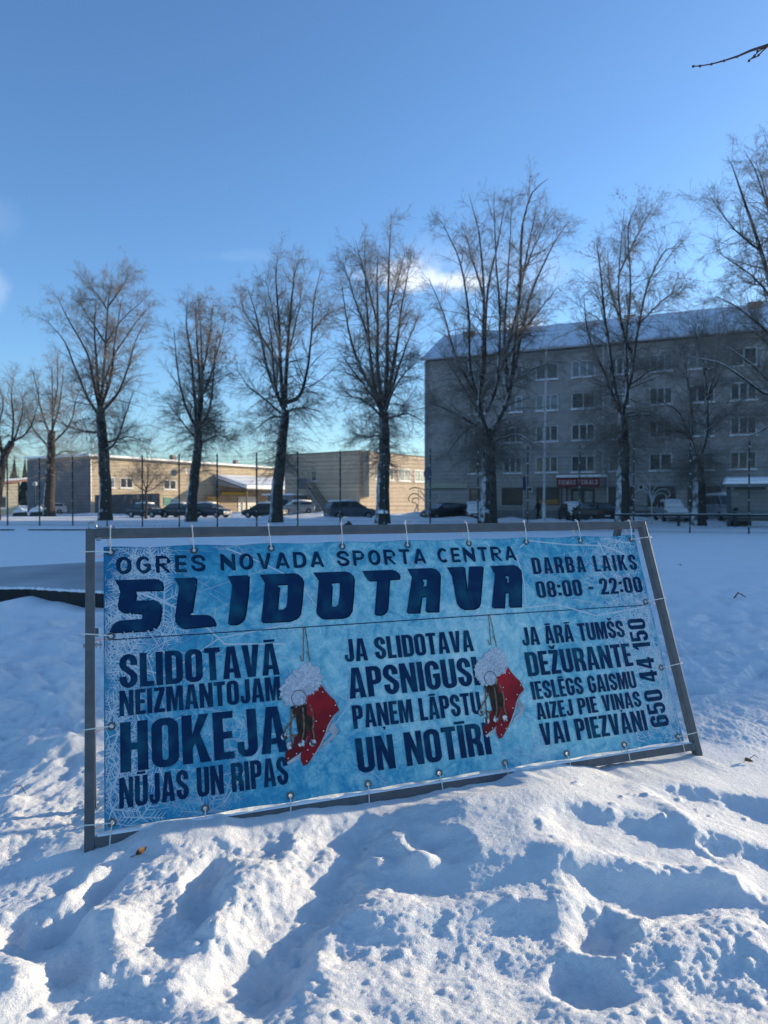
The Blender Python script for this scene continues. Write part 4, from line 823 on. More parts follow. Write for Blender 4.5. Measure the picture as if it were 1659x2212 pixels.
# the two storey building: shaded long side, sunlit end
M_WALLB = brick('tan_cladding', (.54, .425, .31), (.62, .60, .58), 60, .62, .05, vert=False)
MC = Vector((-3.25, 95, -.3)); Lx = Vector((-.8, .6, 0)); Rx = Vector((.6, .8, 0))
ML = Frame(MC, Lx, Rx); MR = Frame(MC, Rx, Lx)
mid = thing('flat_roofed_building', MC, 'tan two storey flat roofed building with a sunlit end wall and outside stairs', 'building')
hM = 8.55
mb = MB(MC); mb.hexa([MC + Vector((0, 0, -1)), MC + Rx * 24 + Vector((0, 0, -1)), MC + Rx * 24 + Lx * 14.0 + Vector((0, 0, -1)), MC + Lx * 14.0 + Vector((0, 0, -1))], [MC + Vector((0, 0, hM)), MC + Rx * 24 + Vector((0, 0, hM)), MC + Rx * 24 + Lx * 14.0 + Vector((0, 0, hM)), MC + Lx * 14.0 + Vector((0, 0, hM))])
mb.build('wall', M_WALLB, mid)
mb = MB(MC); q = [MC - Rx * .15 - Lx * .15, MC + Rx * 24.1 - Lx * .15, MC + Rx * 24.1 + Lx * 14.1, MC - Rx * .15 + Lx * 14.1]
mb.hexa([v + Vector((0, 0, hM + .002)) for v in q], [v + Vector((0, 0, hM + .13)) for v in q]); mb.build('roof', mat('roof_edge', (.14, .13, .12), None, 3), mid)
mb = MB(MC); mb.fbox(MR, .45, 1.75, -1.25, -.004, 2.45, hM - .02); mb.build('corner_bay', mat('bay_cladding', (.36, .30, .23), (.42, .35, .27), 1.5), mid)
def img_rect(Fr, x0, y0, x1, y1): a = Fr.hit(x0, y0); b = Fr.hit(x1, y1); return min(a[0], b[0]), max(a[0], b[0]), min(a[1], b[1]) - Fr.o.z, max(a[1], b[1]) - Fr.o.z
def z6(x, y): return src(1300 + x * .27125, 1780 + y * .27125)
def z4(x, y): return src(850 + x * .3014, 1780 + y * .3014)
def z1(x, y): return src(x * .66305, 1400 + y * .66305)
for x0, y0, x1, y1, mm in ((600, 305, 750, 500, M_GLASS), (905, 325, 1005, 515, M_GLASS), (1080, 345, 1250, 530, M_GLASSC), (1320, 368, 1480, 545, M_GLASSC), (1560, 390, 1720, 560, M_GLASS)):
    s0, s1, zz0, zz1 = img_rect(MR, *z6(x0, y0), *z6(x1, y1)); facade_window(MR, s0, s1, zz0, zz1, mid, MC, mm, 2, fw=.09)
s0, s1, zz0, zz1 = img_rect(ML, *z4(1315, 350), *z4(1385, 470)); facade_window(ML, s0, s1, zz0, zz1, mid, MC, M_GLASS, 1, fw=.06)
# outside stair on the shaded side
a = ML.hit(*z4(1215, 440)); b = ML.hit(*z4(1330, 575)); c = ML.hit(*z4(1500, 735)); s_a, z_a = max(a[0], b[0]), a[1]; s_b, z_b = min(a[0], b[0]), b[1]
M_STAIR = mat('stair_steel', (.10, .10, .105), (.13, .13, .135), 4, .6)
mb = MB(MC); mb.fbox(ML, s_b, s_a, -1.3, -.01, z_b - MC.z - .1, z_b - MC.z); mb.fbox(ML, s_b, s_a, -1.3, -1.27, z_b - MC.z + .002, z_a - MC.z); mb.build('stair_landing', M_STAIR, mid)
e0 = ML.p(s_b, -1.2, z_b - MC.z); e1 = ML.p(c[0] - .8, -1.2, .2)
for oy in (0, 1.0):
    o_ = ML.ay * oy; mb = MB(MC); mb.tube([e0 + o_, e1 + o_], .09, 4); mb.tube([e0 + o_ + Vector((0, 0, 1)), e1 + o_ + Vector((0, 0, 1))], .05, 5); mb.build('stair_rail', M_STAIR if oy else M_GALV, mid)
mb = MB(MC)
for k in range(14): q = e0 + (e1 - e0) * (k / 14) + ML.ay * .5; mb.box(q, (.9, .9, .04))
mb.build('stair_tread', M_STAIR, mid)
pa, pb = ML.hit(*z4(930, 655), -1), ML.hit(*z4(1255, 630), -1); sA, sB = max(pa[0], pb[0]) + 1.5, min(pa[0], pb[0]) + 1
mb = MB(MC); mb.fbox(ML, sB, sA, -2.6, -.01, -.5, 2.7); mb.build('porch', mat('porch_render', (.25, .24, .23), None, 2), mid)
mb = MB(MC); mb.fbox(ML, sB - .4, sA + .6, -3.1, -.01, 2.72, 2.95); mb.build('porch_roof', M_SNOWP, mid)
mb = MB(MC); mb.fbox(ML, sB + 1.2, sB + 2.1, -2.64, -2.602, 0, 2.1); mb.build('porch_door', M_BLACK, mid)

# the long low building on the left, its front in full sun
LC = Vector((-39.4, 95, -.3)); LF = Frame(LC, Vector((.482, .876, 0)), Vector((-.876, .482, 0)))   # along, inwards
M_WALLC = brick('yellow_brick', (.52, .425, .30), (.74, .72, .70), .5, .17, .02, rot=-math.atan2(.876, .482))
low = thing('low_brick_building', LC, 'long low yellow brick building in full sun with a satellite dish', 'building')
hL = 7.9
mb = MB(LC); mb.fbox(LF, 0, 62, 0, 13, -1, hL); mb.build('wall', M_WALLC, low)
mb = MB(LC); mb.fbox(LF, -.06, -.004, -.02, 13, -1, hL - .3); mb.build('end_wall_shade', mat('painted_shade_grey', (.15, .145, .15), (.20, .19, .19), .6, .9), low)  # thin sheet over the brick end, its dark grey painting in the shade there
mb = MB(LC); mb.fbox(LF, -.3, 62.3, -.35, 13.3, hL + .002, hL + .30); rf = mb.build('roof', M_SNOWP, low)
mb = MB(LC); mb.fbox(LF, -.3, 62.3, -.37, -.351, hL - .25, hL + .02); mb.build('fascia', mat('fascia_dark', (.08, .07, .06), None, 3), low)
for x0, y0, x1, y1, mm, ns in ((725, 772, 800, 832, M_GLASS, 2), (988, 785, 1060, 840, M_GLASS, 2), (1365, 768, 1405, 795, M_GLASS, 1), (1440, 776, 1500, 798, M_GLASS, 1), (1540, 780, 1600, 800, M_GLASS, 1), (645, 768, 690, 830, M_GLASSC, 1)):
    s0, s1, zz0, zz1 = img_rect(LF, *z1(x0, y0), *z1(x1, y1)); facade_window(LF, s0, s1, zz0, zz1, low, LC, mm, ns, fw=.09)
s_, z_ = LF.hit(*z1(1095, 728)); mb = MB(LC); c = LF.p(s_, -.9, z_ - LC.z)
axd = (sd * .4 - LF.ay).normalized(); qd = axd.to_track_quat('Z', 'Y').to_matrix()
V = []; Fc = []
for i in range(5):
    for j in range(16): r_ = .55 * i / 4; V.append(c + qd @ Vector((r_ * math.cos(j * math.pi / 8), r_ * math.sin(j * math.pi / 8), .22 * (i / 4) ** 2)))
for i in range(4):
    for j in range(16): Fc.append((i * 16 + j, i * 16 + (j + 1) % 16, (i + 1) * 16 + (j + 1) % 16, (i + 1) * 16 + j))
mb.add(V, Fc); mb.tube([c, LF.p(s_, 0, z_ - LC.z - .2)], .05, 6); mb.build('satellite_dish', M_WHITE, low)
for x0, y0, x1, y1, cc in ((985, 890, 1030, 938, (.03, .20, .17)), (1034, 892, 1072, 936, (.30, .45, .46))):
    s0, s1, zz0, zz1 = img_rect(LF, *z1(x0, y0), *z1(x1, y1)); mb = MB(LC); mb.fbox(LF, s0, s1, -.06, -.004, zz0, zz1); mb.build('wall_poster', mat('poster_print', cc, tuple(v * .7 for v in cc), 2.5, .6), low)
mb = MB(LC); mb.tube([LF.p(.15, -.1, 0), LF.p(.15, -.1, hL)], .09, 8); mb.build('downpipe', M_PIPE, low)
for s_ in (18, 33, 47):
    mb = MB(LC); mb.fbox(LF, s_, s_ + .7, 3, 3.7, hL + .3, hL + 1.3); mb.build('vent_stack', M_CHIM, rf)
# sheltered loading bay with a white snow roof in front of it
q = LF.hit(*z4(140, 900)); SB = Frame(LF.p(24.5, -6.5, 0), LF.ax, LF.ay)
bay = thing('loading_bay', SB.o, 'open loading bay with a thick white snow roof and a yellow sign strip', 'shed')
mb = MB(SB.o); mb.fbox(SB, 0, 20, 5.6, 6.3, -1, 4.5); mb.build('back_wall', mat('brown_brick', (.30, .23, .17), (.22, .17, .13), .8), bay)
mb = MB(SB.o); pr_ = [(0, 4.0), (6.4, 5.9), (6.4, 4.6), (0, 3.9)]
V = [SB.p(-.05, a, b) for a, b in pr_] + [SB.p(-.25, a, b) for a, b in pr_]; mb.add(V, [(0, 1, 2, 3), (7, 6, 5, 4), (0, 4, 5, 1), (1, 5, 6, 2), (2, 6, 7, 3), (3, 7, 4, 0)]); mb.build('gable_panel', mat('grey_sheet', (.35, .36, .38), None, 2), bay)
mb = MB(SB.o); a = [SB.p(-.3, -.2, 3.75), SB.p(20, -.2, 3.75), SB.p(20, 6.4, 5.65), SB.p(-.3, 6.4, 5.65)]; mb.hexa(a, [v + Vector((0, 0, .12)) for v in a]); ro = mb.build('roof', mat('roof_sheet', (.09, .085, .08), None, 2), bay)
mb = MB(SB.o); a = [v + Vector((0, 0, .122)) for v in a]; mb.hexa(a, [v + Vector((0, 0, .62)) for v in a]); mb.build('snow_cap', M_SNOWP, ro, bevel=.12)
mb = MB(SB.o); mb.fbox(SB, .2, 7.2, 5.3, 5.59, 2.9, 3.45); mb.build('sign_strip', mat('yellow_sign', (.42, .28, .03), (.30, .21, .03), 2), bay)
mb = MB(SB.o); mb.fbox(SB, 4.4, 9.3, 5.50, 5.598, 0, 2.7); mb.build('door', M_WHITE, bay)
for s_ in (0.1, 6.6, 13, 19.6):
    mb = MB(SB.o); mb.fbox(SB, s_, s_ + .2, .1, .3, -.5, 3.8); mb.build('pillar', M_BLACK, bay)
mb = MB(SB.o); mb.fbox(SB, -3.0, -.3, 5.4, 5.58, .8, 2.6); mb.build('poster_board', mat('yellow_poster', (.48, .34, .08), (.40, .18, .04), 1.2), bay)
# cream kiosk at the far left with a rosy roof edge
KC = Vector((-43.8, 85, -.2)); KF = Frame(KC, Vector((-.72, -.694, 0)), Vector((-.694, .72, 0)))
kio = thing('cream_kiosk', KC, 'small cream painted kiosk with a pink edged sloping roof and white windows', 'kiosk')
mb = MB(KC); pf = [(0, -.5), (9, -.5), (9, 2.9), (0, 4.0)]
V = [KF.p(a, 0, b) for a, b in pf] + [KF.p(a, 6, b) for a, b in pf]; mb.add(V, [(3, 2, 1, 0), (4, 5, 6, 7), (0, 1, 5, 4), (1, 2, 6, 5), (2, 3, 7, 6), (3, 0, 4, 7)]); mb.build('wall', brick('cream_boards', (.74, .64, .45), (.85, .85, .85), 60, .2, .015, vert=False), kio)
mb = MB(KC); a = [KF.p(-.9, -.5, 4.15), KF.p(9.4, -.5, 2.92), KF.p(9.4, 6.4, 2.92), KF.p(-.9, 6.4, 4.15)]; mb.hexa(a, [v + Vector((0, 0, .28)) for v in a]); rk = mb.build('roof', mat('rosy_edge', (.45, .20, .15), (.5, .26, .2), 2), kio)
a = [v + Vector((0, 0, .282)) for v in a]; mb = MB(KC); mb.hexa(a, [v + Vector((0, 0, .2)) for v in a]); mb.build('snow_cap', M_SNOWP, rk)
mb = MB(KC); mb.tube([KF.p(2.2, 2, 3.9), KF.p(2.2, 2, 6.3)], .13, 8); mb.build('flue', M_CHIM, rk)
for s0 in (1.25, 4.4): facade_window(KF, s0, s0 + 1.9, .95, 2.35, kio, KC, M_GLASS, 2, fw=.1)
# dark board fence before the low building's shaded end
gf = thing('board_fence', at(235, 1100, 90), 'dark grey solid board fence in front of the low brick building', 'fence'); M_GF = mat('grey_boards', (.07, .072, .08), (.10, .10, .11), 2, .8)
a, b = foot(205, 92), foot(345, 86)
for k in range(5):
    p0 = a + (b - a) * (k / 5); p1 = a + (b - a) * ((k + 1) / 5 - .004); nn = Vector((.03, .05, 0)); mb = MB(gf.location)
    mb.hexa([p0 - Vector((0, 0, .3)), p1 - Vector((0, 0, .3)), p1 + nn - Vector((0, 0, .3)), p0 + nn - Vector((0, 0, .3))], [p0 + Vector((0, 0, 2.5)), p1 + Vector((0, 0, 2.5)), p1 + nn + Vector((0, 0, 2.5)), p0 + nn + Vector((0, 0, 2.5))]); mb.build('panel', M_GF, gf)

# ================================================================ TREES
def catmull(P, n):
    P = np.array(P, float)
    if len(P) == 2: t = np.linspace(0, 1, n)[:, None]; return P[0] + (P[1] - P[0]) * t
    Q_ = np.vstack([2 * P[0] - P[1], P, 2 * P[-1] - P[-2]]); out = []
    T = np.linspace(0, len(P) - 1 - 1e-6, n)
    for t in T:
        i = int(t); f = t - i; p0, p1, p2, p3 = Q_[i:i + 4]
        out.append(.5 * ((2 * p1) + (-p0 + p2) * f + (2 * p0 - 5 * p1 + 4 * p2 - p3) * f * f + (-p0 + 3 * p1 - 3 * p2 + p3) * f ** 3))
    return np.array(out)
def tubes(P, Rr, k):
    """P (B,n,3), Rr (B,n) -> verts, quads"""
    B, n, _ = P.shape
    T = np.empty_like(P); T[:, 1:-1] = P[:, 2:] - P[:, :-2]; T[:, 0] = P[:, 1] - P[:, 0]; T[:, -1] = P[:, -1] - P[:, -2]
    T /= np.linalg.norm(T, axis=2, keepdims=True) + 1e-9
    ref = np.where(np.abs(T[:, :1, 2:3]) < .85, np.array([0, 0, 1.]), np.array([1., 0, 0])); ref = np.broadcast_to(ref, T.shape)
    A = np.cross(T, ref); A /= np.linalg.norm(A, axis=2, keepdims=True) + 1e-9; Bv = np.cross(A, T)
    an = 2 * np.pi * np.arange(k) / k
    V = P[:, :, None, :] + Rr[:, :, None, None] * (A[:, :, None, :] * np.cos(an)[None, None, :, None] + Bv[:, :, None, :] * np.sin(an)[None, None, :, None])
    ids = np.arange(B * n * k).reshape(B, n, k); r = np.roll(ids, -1, 2)
    Qd = np.stack([ids[:, :-1], r[:, :-1], r[:, 1:], ids[:, 1:]], -1).reshape(-1, 4)
    return V.reshape(-1, 3), Qd
def merge(parts):
    V = []; Q_ = []; n = 0
    for v, q in parts: V.append(v); Q_.append(q + n); n += len(v)
    return np.vstack(V), np.vstack(Q_)
def unit(v): return v / (np.linalg.norm(v, axis=-1, keepdims=True) + 1e-9)
def spawn(rng, P, Rr, count, t0, t1, lmin, lmax, ang0, ang1, up, npt, rscale, rmin, taper=True, curve=.0, wob=.06):
    """side shoots from a batch of parent lines"""
    B, n, _ = P.shape; Bi = np.repeat(np.arange(B), count); m = len(Bi)
    t = rng.uniform(t0, t1, m); x = t * (n - 1); i = np.minimum(x.astype(int), n - 2); f = (x - i)[:, None]
    p = P[Bi, i] * (1 - f) + P[Bi, i + 1] * f; T = unit(P[Bi, i + 1] - P[Bi, i]); r = Rr[Bi, i] * (1 - f[:, 0]) + Rr[Bi, i + 1] * f[:, 0]
    rv = unit(rng.normal(size=(m, 3))); side = unit(np.cross(T, rv)); a = np.radians(rng.uniform(ang0, ang1, m))[:, None]
    D = T * np.cos(a) + side * np.sin(a); D[:, 2] += up * 1.0; D = unit(D)
    L = rng.uniform(lmin, lmax, m) * (np.where(taper, 1.15 - .6 * t, 1.0))
    s = np.linspace(0, 1, npt); out = np.empty((m, npt, 3)); cur = p.copy(); d = D.copy(); out[:, 0] = cur
    for k in range(1, npt):
        d = unit(d + rng.normal(scale=wob, size=(m, 3)) + np.array([0, 0, curve])); cur = cur + d * (L / (npt - 1))[:, None]; out[:, k] = cur
    r0 = np.maximum(r * rscale, rmin); RR = r0[:, None] * (1 - .72 * s[None, :]); RR = np.maximum(RR, rmin * .55)
    return out, RR
TREES = []
def make_tree(name, label, Y, trunk, limbs, r_base, seed, density=1.0, shoots=60, droop=-.05, snowlimbs=(), leaves=0, burl=None, spread=2.2, group='bare trees along the street', twig=1.0, leafbox=None):
    rng = np.random.RandomState(seed); b0 = at(trunk[0][0], 1100, Y); zb = gz(b0.x, b0.y)
    o = thing(name, (b0.x, b0.y, zb), label, 'tree', group); off = np.array([b0.x, b0.y, zb])
    def W(pts, d0, d1): return np.array([np.array(at(x, y, Y + d0 + (d1 - d0) * (i / max(len(pts) - 1, 1)))) for i, (x, y) in enumerate(pts)])
    tp = W(trunk, 0, 0); tp[0, 2] = zb - .3; tp = catmull(tp, 12); tp[1:-1] += rng.normal(scale=.03, size=tp[1:-1].shape)
    tr_ = r_base * 1.1 * (1 - .38 * np.linspace(0, 1, 12)) ; tr_[0] *= 1.25; tr_[1] *= 1.06
    parts = [tubes(tp[None], tr_[None], 12)]; LP = []; LR = []
    rtop = tr_[-1]
    for li, pts in enumerate(limbs):
        d1 = rng.uniform(-spread, spread); p = W(pts, 0, d1); n = 16; p = catmull(p, n)
        p[1:] += np.cumsum(rng.normal(scale=.035, size=(n - 1, 3)), 0) * .6
        # the limb starts as thick as what it grows from allows
        dmin = np.min(np.linalg.norm(tp - p[0], axis=1)); L = np.linalg.norm(np.diff(p, axis=0), axis=1).sum()
        r0 = min(rtop * .58, .03 + .0115 * L) if dmin < 1.2 else min(rtop * .38, .025 + .009 * L)
        rr = r0 * (1 - np.linspace(0, 1, n)) ** .9 + .010; parts.append(tubes(p[None], rr[None], 7)); LP.append(p); LR.append(rr)
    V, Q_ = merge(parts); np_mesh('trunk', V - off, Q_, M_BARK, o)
    P = np.array(LP); Rr = np.array(LR); tw = []
    c2 = int(28 * density)
    P2, R2 = spawn(rng, P, Rr, c2, .15, .98, .9, 3.7, 24, 70, .14, 8, .36, .0095, True, .015, .10); tw.append(tubes(P2, R2, 4))
    P2b, R2b = spawn(rng, P, Rr, int(11 * density), .02, .55, 1.2, 3.4, 45, 100, .02, 8, .26, .0095, False, droop, .12); tw.append(tubes(P2b, R2b, 4))
    P2a = np.vstack([P2, P2b]); R2a = np.vstack([R2, R2b])
    P3, R3 = spawn(rng, P2a, R2a, int(11 * twig), .15, 1.0, .35, 1.25, 20, 65, .06, 5, .5, .0066, True, -.07, .14); tw.append(tubes(P3, R3, 3))
    P4, R4 = spawn(rng, P3, R3, int(4 * twig), .2, 1.0, .18, .55, 20, 60, .0, 3, .6, .0050, True, droop * .8, .12); tw.append(tubes(P4, R4, 3))
    # water shoots on the trunk and the knuckles: thin, arching out and down
    if shoots:
        Ps, Rs = spawn(rng, tp[None], tr_[None], int(shoots * 1.5), .40, 1.0, .9, 3.2, 50, 100, .12, 9, .05, .008, False, droop * 2.2, .10); tw.append(tubes(Ps, Rs, 3))
        Ps3, Rs3 = spawn(rng, Ps, Rs, 9, .25, 1.0, .25, .9, 20, 60, -.05, 4, .6, .0058, True, droop, .12); tw.append(tubes(Ps3, Rs3, 3))
        Ps4, Rs4 = spawn(rng, Ps3, Rs3, 2, .2, 1.0, .15, .45, 20, 60, 0, 3, .6, .0055, True, droop, .12); tw.append(tubes(Ps4, Rs4, 3))
    if burl:
        for bx, by, br_, cnt in burl:
            c = np.array(at(bx, by, Y)); st = c + rng.normal(scale=br_ * .45, size=(cnt, 3)); d = unit(rng.normal(size=(cnt, 3)) + np.array([0, 0, -.1])); Ln = rng.uniform(.4, 1.3, cnt)
            Pb = st[:, None] + d[:, None] * (np.linspace(0, 1, 4)[None, :, None] * Ln[:, None, None]) + rng.normal(scale=.04, size=(cnt, 4, 3)); tw.append(tubes(Pb, np.full((cnt, 4), .011), 3))
    V, Q_ = merge(tw); np_mesh('crown', V - off, Q_, M_TWIG, o, smooth=False)
    if leaves:
        src_ = P3.reshape(-1, 3)
        if leafbox is not None:
            x0, y0, x1, y1 = leafbox; lo_ = np.array(at(x0, y1, Y)); hi_ = np.array(at(x1, y0, Y)); k_ = (src_[:, 0] > lo_[0]) & (src_[:, 0] < hi_[0]) & (src_[:, 2] > lo_[2]) & (src_[:, 2] < hi_[2]); src_ = src_[k_]
        if len(src_):
            cl = src_[rng.randint(0, len(src_), leaves // 6)]; c = np.repeat(cl, 6, 0) + rng.normal(scale=.10, size=(len(cl) * 6, 3)); m = len(c)
            a = unit(rng.normal(size=(m, 3))) * rng.uniform(.03, .07, (m, 1)); b = unit(np.cross(a, rng.normal(size=(m, 3)))) * rng.uniform(.02, .045, (m, 1))
            V = np.stack([c - a, c - b, c + a, c + b], 1).reshape(-1, 3); Q_ = np.arange(m * 4).reshape(-1, 4); np_mesh('leaves', V - off, Q_, M_LEAF, o, smooth=False)
    if snowlimbs:
        ps = []
        for li in snowlimbs:
            p = LP[li] + np.array([0, 0, 1.0]) * (LR[li][:, None] * .62); ps.append(tubes(p[None], (LR[li] * .72)[None], 6))
        V, Q_ = merge(ps); np_mesh('snow_cap', V - off, Q_, M_SNOWP, o)
    return o
make_tree('linden_tree', 'bare tree with a forked low trunk cut by the left edge of the picture', 60, [(-14, 1115), (-4, 1060), (8, 990), (26, 955)],
    [[(8, 990), (-6, 950), (-20, 900), (-30, 850)], [(26, 955), (40, 920), (48, 880), (45, 845)], [(26, 955), (60, 935), (78, 900), (85, 870)], [(8, 990), (0, 930), (10, 880), (5, 835)], [(26, 955), (28, 900), (25, 850), (30, 825)], [(4, 1010), (-40, 960), (-70, 900)]], .40, 11, .75, 30)
make_tree('linden_tree', 'smaller hazy tree standing before the shaded end of the low brick building', 78, [(106, 1112), (107, 1050), (110, 985), (113, 930)],
    [[(113, 930), (112, 880), (110, 830), (108, 780)], [(113, 930), (130, 880), (138, 830), (142, 790)], [(112, 950), (90, 890), (80, 840), (70, 800)], [(111, 960), (150, 920), (165, 870), (172, 840)], [(111, 970), (75, 930), (58, 890), (50, 870)], [(112, 900), (122, 850), (124, 800), (126, 770)], [(111, 990), (140, 975), (160, 985)]], .55, 12, .9, 60)
make_tree('linden_tree', 'tall spreading tree with one straight central leader, left of the red brown leafed tree', 61, [(228, 1120), (227, 1050), (224, 975), (217, 910), (218, 880)],
    [[(218, 880), (222, 830), (228, 740), (235, 650), (240, 600)], [(216, 900), (190, 860), (165, 800), (140, 735), (100, 690)], [(217, 890), (202, 820), (190, 760), (150, 690), (128, 645)], [(220, 890), (255, 850), (275, 800), (292, 740), (318, 690)], [(222, 830), (250, 760), (290, 700), (326, 652)], [(228, 740), (265, 690), (312, 645)], [(228, 740), (195, 690), (165, 640)], [(233, 670), (214, 640), (192, 610)], [(235, 660), (262, 620), (280, 585)], [(222, 975), (250, 955), (270, 900), (292, 835)], [(217, 935), (180, 930), (140, 915), (110, 900)], [(218, 880), (240, 810), (250, 740), (262, 650)], [(217, 895), (212, 800), (206, 720), (208, 640)], [(222, 960), (275, 945), (315, 960)]], .50, 13, 1.05, 100, spread=3.0)
make_tree('linden_tree', 'upright tree keeping rusty brown leaves, with a dense dark twig clump low in its crown', 57, [(411, 1118), (418, 1050), (427, 970), (428, 930)],
    [[(427, 940), (420, 860), (415, 780), (405, 700), (408, 640)], [(428, 940), (440, 850), (440, 760), (432, 630)], [(429, 930), (455, 880), (462, 800), (472, 710)], [(426, 930), (400, 870), (385, 800), (375, 700)], [(440, 850), (472, 760), (492, 690)], [(429, 960), (475, 940), (500, 950)], [(428, 920), (430, 820), (425, 720), (420, 660)], [(426, 950), (395, 910), (365, 870)], [(440, 800), (455, 720), (460, 660)]], .43, 14, 1.0, 90, burl=[(452, 905, 1.0, 330), (437, 930, .9, 260), (462, 930, 1.0, 160)], leaves=2200, leafbox=(415, 640, 500, 800), spread=1.6)
make_tree('linden_tree', 'tree with snow down its leaning trunk and a swan neck side limb', 54, [(596, 1122), (600, 1050), (608, 970), (616, 885)],
    [[(614, 885), (608, 800), (605, 700), (598, 600), (602, 550)], [(616, 880), (620, 780), (626, 680), (634, 600), (645, 555)], [(619, 870), (644, 856), (660, 810), (672, 720), (680, 640), (694, 575)], [(613, 885), (582, 800), (562, 700), (540, 620)], [(611, 895), (575, 868), (535, 835), (512, 800)], [(618, 890), (660, 880), (700, 895)], [(608, 800), (575, 740), (530, 680), (515, 640)], [(620, 780), (640, 700), (655, 620)], [(612, 900), (580, 905), (545, 930)], [(608, 760), (590, 680), (575, 600)], [(672, 720), (700, 690), (720, 660)], [(614, 885), (596, 830), (588, 740), (575, 640)]], .47, 15, 1.0, 130, spread=2.4)
make_tree('linden_tree', 'tree with two parallel tall leaders standing before the tan flat roofed building', 51, [(826, 1125), (828, 1040), (831, 960), (829, 890)],
    [[(824, 890), (808, 830), (797, 740), (791, 640), (789, 505)], [(829, 885), (817, 800), (815, 700), (812, 600), (815, 540)], [(831, 880), (836, 800), (838, 700), (840, 580), (846, 470)], [(834, 885), (858, 800), (878, 740), (900, 680)], [(826, 900), (785, 862), (735, 850)], [(833, 905), (878, 892), (925, 915)], [(830, 940), (790, 945), (757, 935)], [(823, 875), (775, 780), (750, 690), (738, 600)], [(835, 875), (856, 760), (872, 650), (890, 555)], [(797, 740), (765, 640), (742, 560)], [(838, 680), (862, 600), (880, 530)], [(815, 700), (790, 600), (770, 520)], [(833, 890), (850, 840), (880, 800), (915, 770)], [(826, 895), (800, 850), (760, 800), (730, 760)]], .47, 16, 1.0, 140, spread=2.4, burl=[(829, 900, .7, 120)])
make_tree('linden_tree', 'tallest multi stemmed tree with a split trunk, in front of the apartment block\'s near corner', 48.5, [(1053, 1130), (1056, 1040), (1056, 970), (1053, 930)],
    [[(1052, 940), (1037, 895), (1034, 860), (1040, 760), (1043, 640), (1035, 520), (1012, 425)], [(1057, 950), (1080, 895), (1098, 850), (1108, 740), (1118, 620), (1122, 500), (1142, 420), (1180, 385)], [(1034, 870), (1012, 790), (1010, 680), (990, 560), (950, 475)], [(1050, 890), (1072, 830), (1080, 700), (1070, 560), (1066, 415)], [(1040, 870), (1048, 780), (1053, 640), (1075, 520), (1092, 425)], [(1102, 840), (1125, 740), (1150, 640), (1195, 540), (1230, 485)], [(1098, 850), (1090, 740), (1096, 600), (1104, 430)], [(1104, 830), (1155, 795), (1215, 775)], [(1048, 935), (1000, 905), (955, 880), (925, 865)], [(1062, 955), (1110, 940), (1150, 962)], [(1042, 910), (1003, 935), (968, 985)], [(1118, 620), (1150, 540), (1185, 470)], [(1034, 860), (990, 780), (960, 680), (930, 600)], [(1108, 740), (1160, 680), (1210, 620)], [(1043, 640), (1020, 560), (1000, 480)], [(1072, 830), (1110, 700), (1135, 560), (1160, 440)], [(1037, 895), (1000, 830), (960, 770)]], .55, 17, 1.05, 190, spread=2.6, snowlimbs=(7, 9))
make_tree('linden_tree', 'crooked tree with a few brown leaves beside the red shop sign', 46.5, [(1345, 1122), (1345, 1040), (1346, 960), (1342, 900)],
    [[(1342, 905), (1354, 840), (1365, 780), (1342, 700), (1335, 600), (1346, 450)], [(1354, 840), (1350, 740), (1358, 640), (1352, 500), (1378, 440)], [(1341, 900), (1322, 810), (1310, 700), (1300, 590), (1288, 515)], [(1365, 790), (1380, 700), (1400, 610), (1432, 545), (1462, 540)], [(1350, 855), (1305, 852), (1262, 882)], [(1346, 905), (1400, 892), (1448, 928)], [(1354, 835), (1408, 798), (1452, 782)], [(1342, 700), (1318, 620), (1312, 540)], [(1380, 700), (1430, 650), (1470, 620)], [(1335, 600), (1368, 520), (1405, 455)], [(1341, 895), (1300, 800), (1268, 720), (1258, 640)], [(1346, 930), (1310, 945), (1270, 985)]], .43, 18, 1.0, 150, spread=2.0, snowlimbs=(4, 5, 6), leaves=900, leafbox=(1250, 430, 1480, 760))
make_tree('linden_tree', 'low forked tree with snow in its fork between the railing and the bus shelter', 45, [(1508, 1128), (1510, 1070), (1508, 1010), (1506, 985)],
    [[(1506, 990), (1494, 940), (1472, 895), (1425, 862)], [(1509, 992), (1526, 940), (1530, 870), (1526, 790), (1520, 705)], [(1526, 800), (1506, 745), (1496, 690)], [(1494, 940), (1490, 870), (1480, 790), (1470, 740)], [(1528, 860), (1560, 800), (1580, 745)], [(1527, 930), (1575, 900), (1620, 905)], [(1495, 945), (1450, 930), (1410, 940)], [(1530, 850), (1548, 770), (1550, 700)]], .42, 19, 1.0, 150, spread=1.6, snowlimbs=(1,))
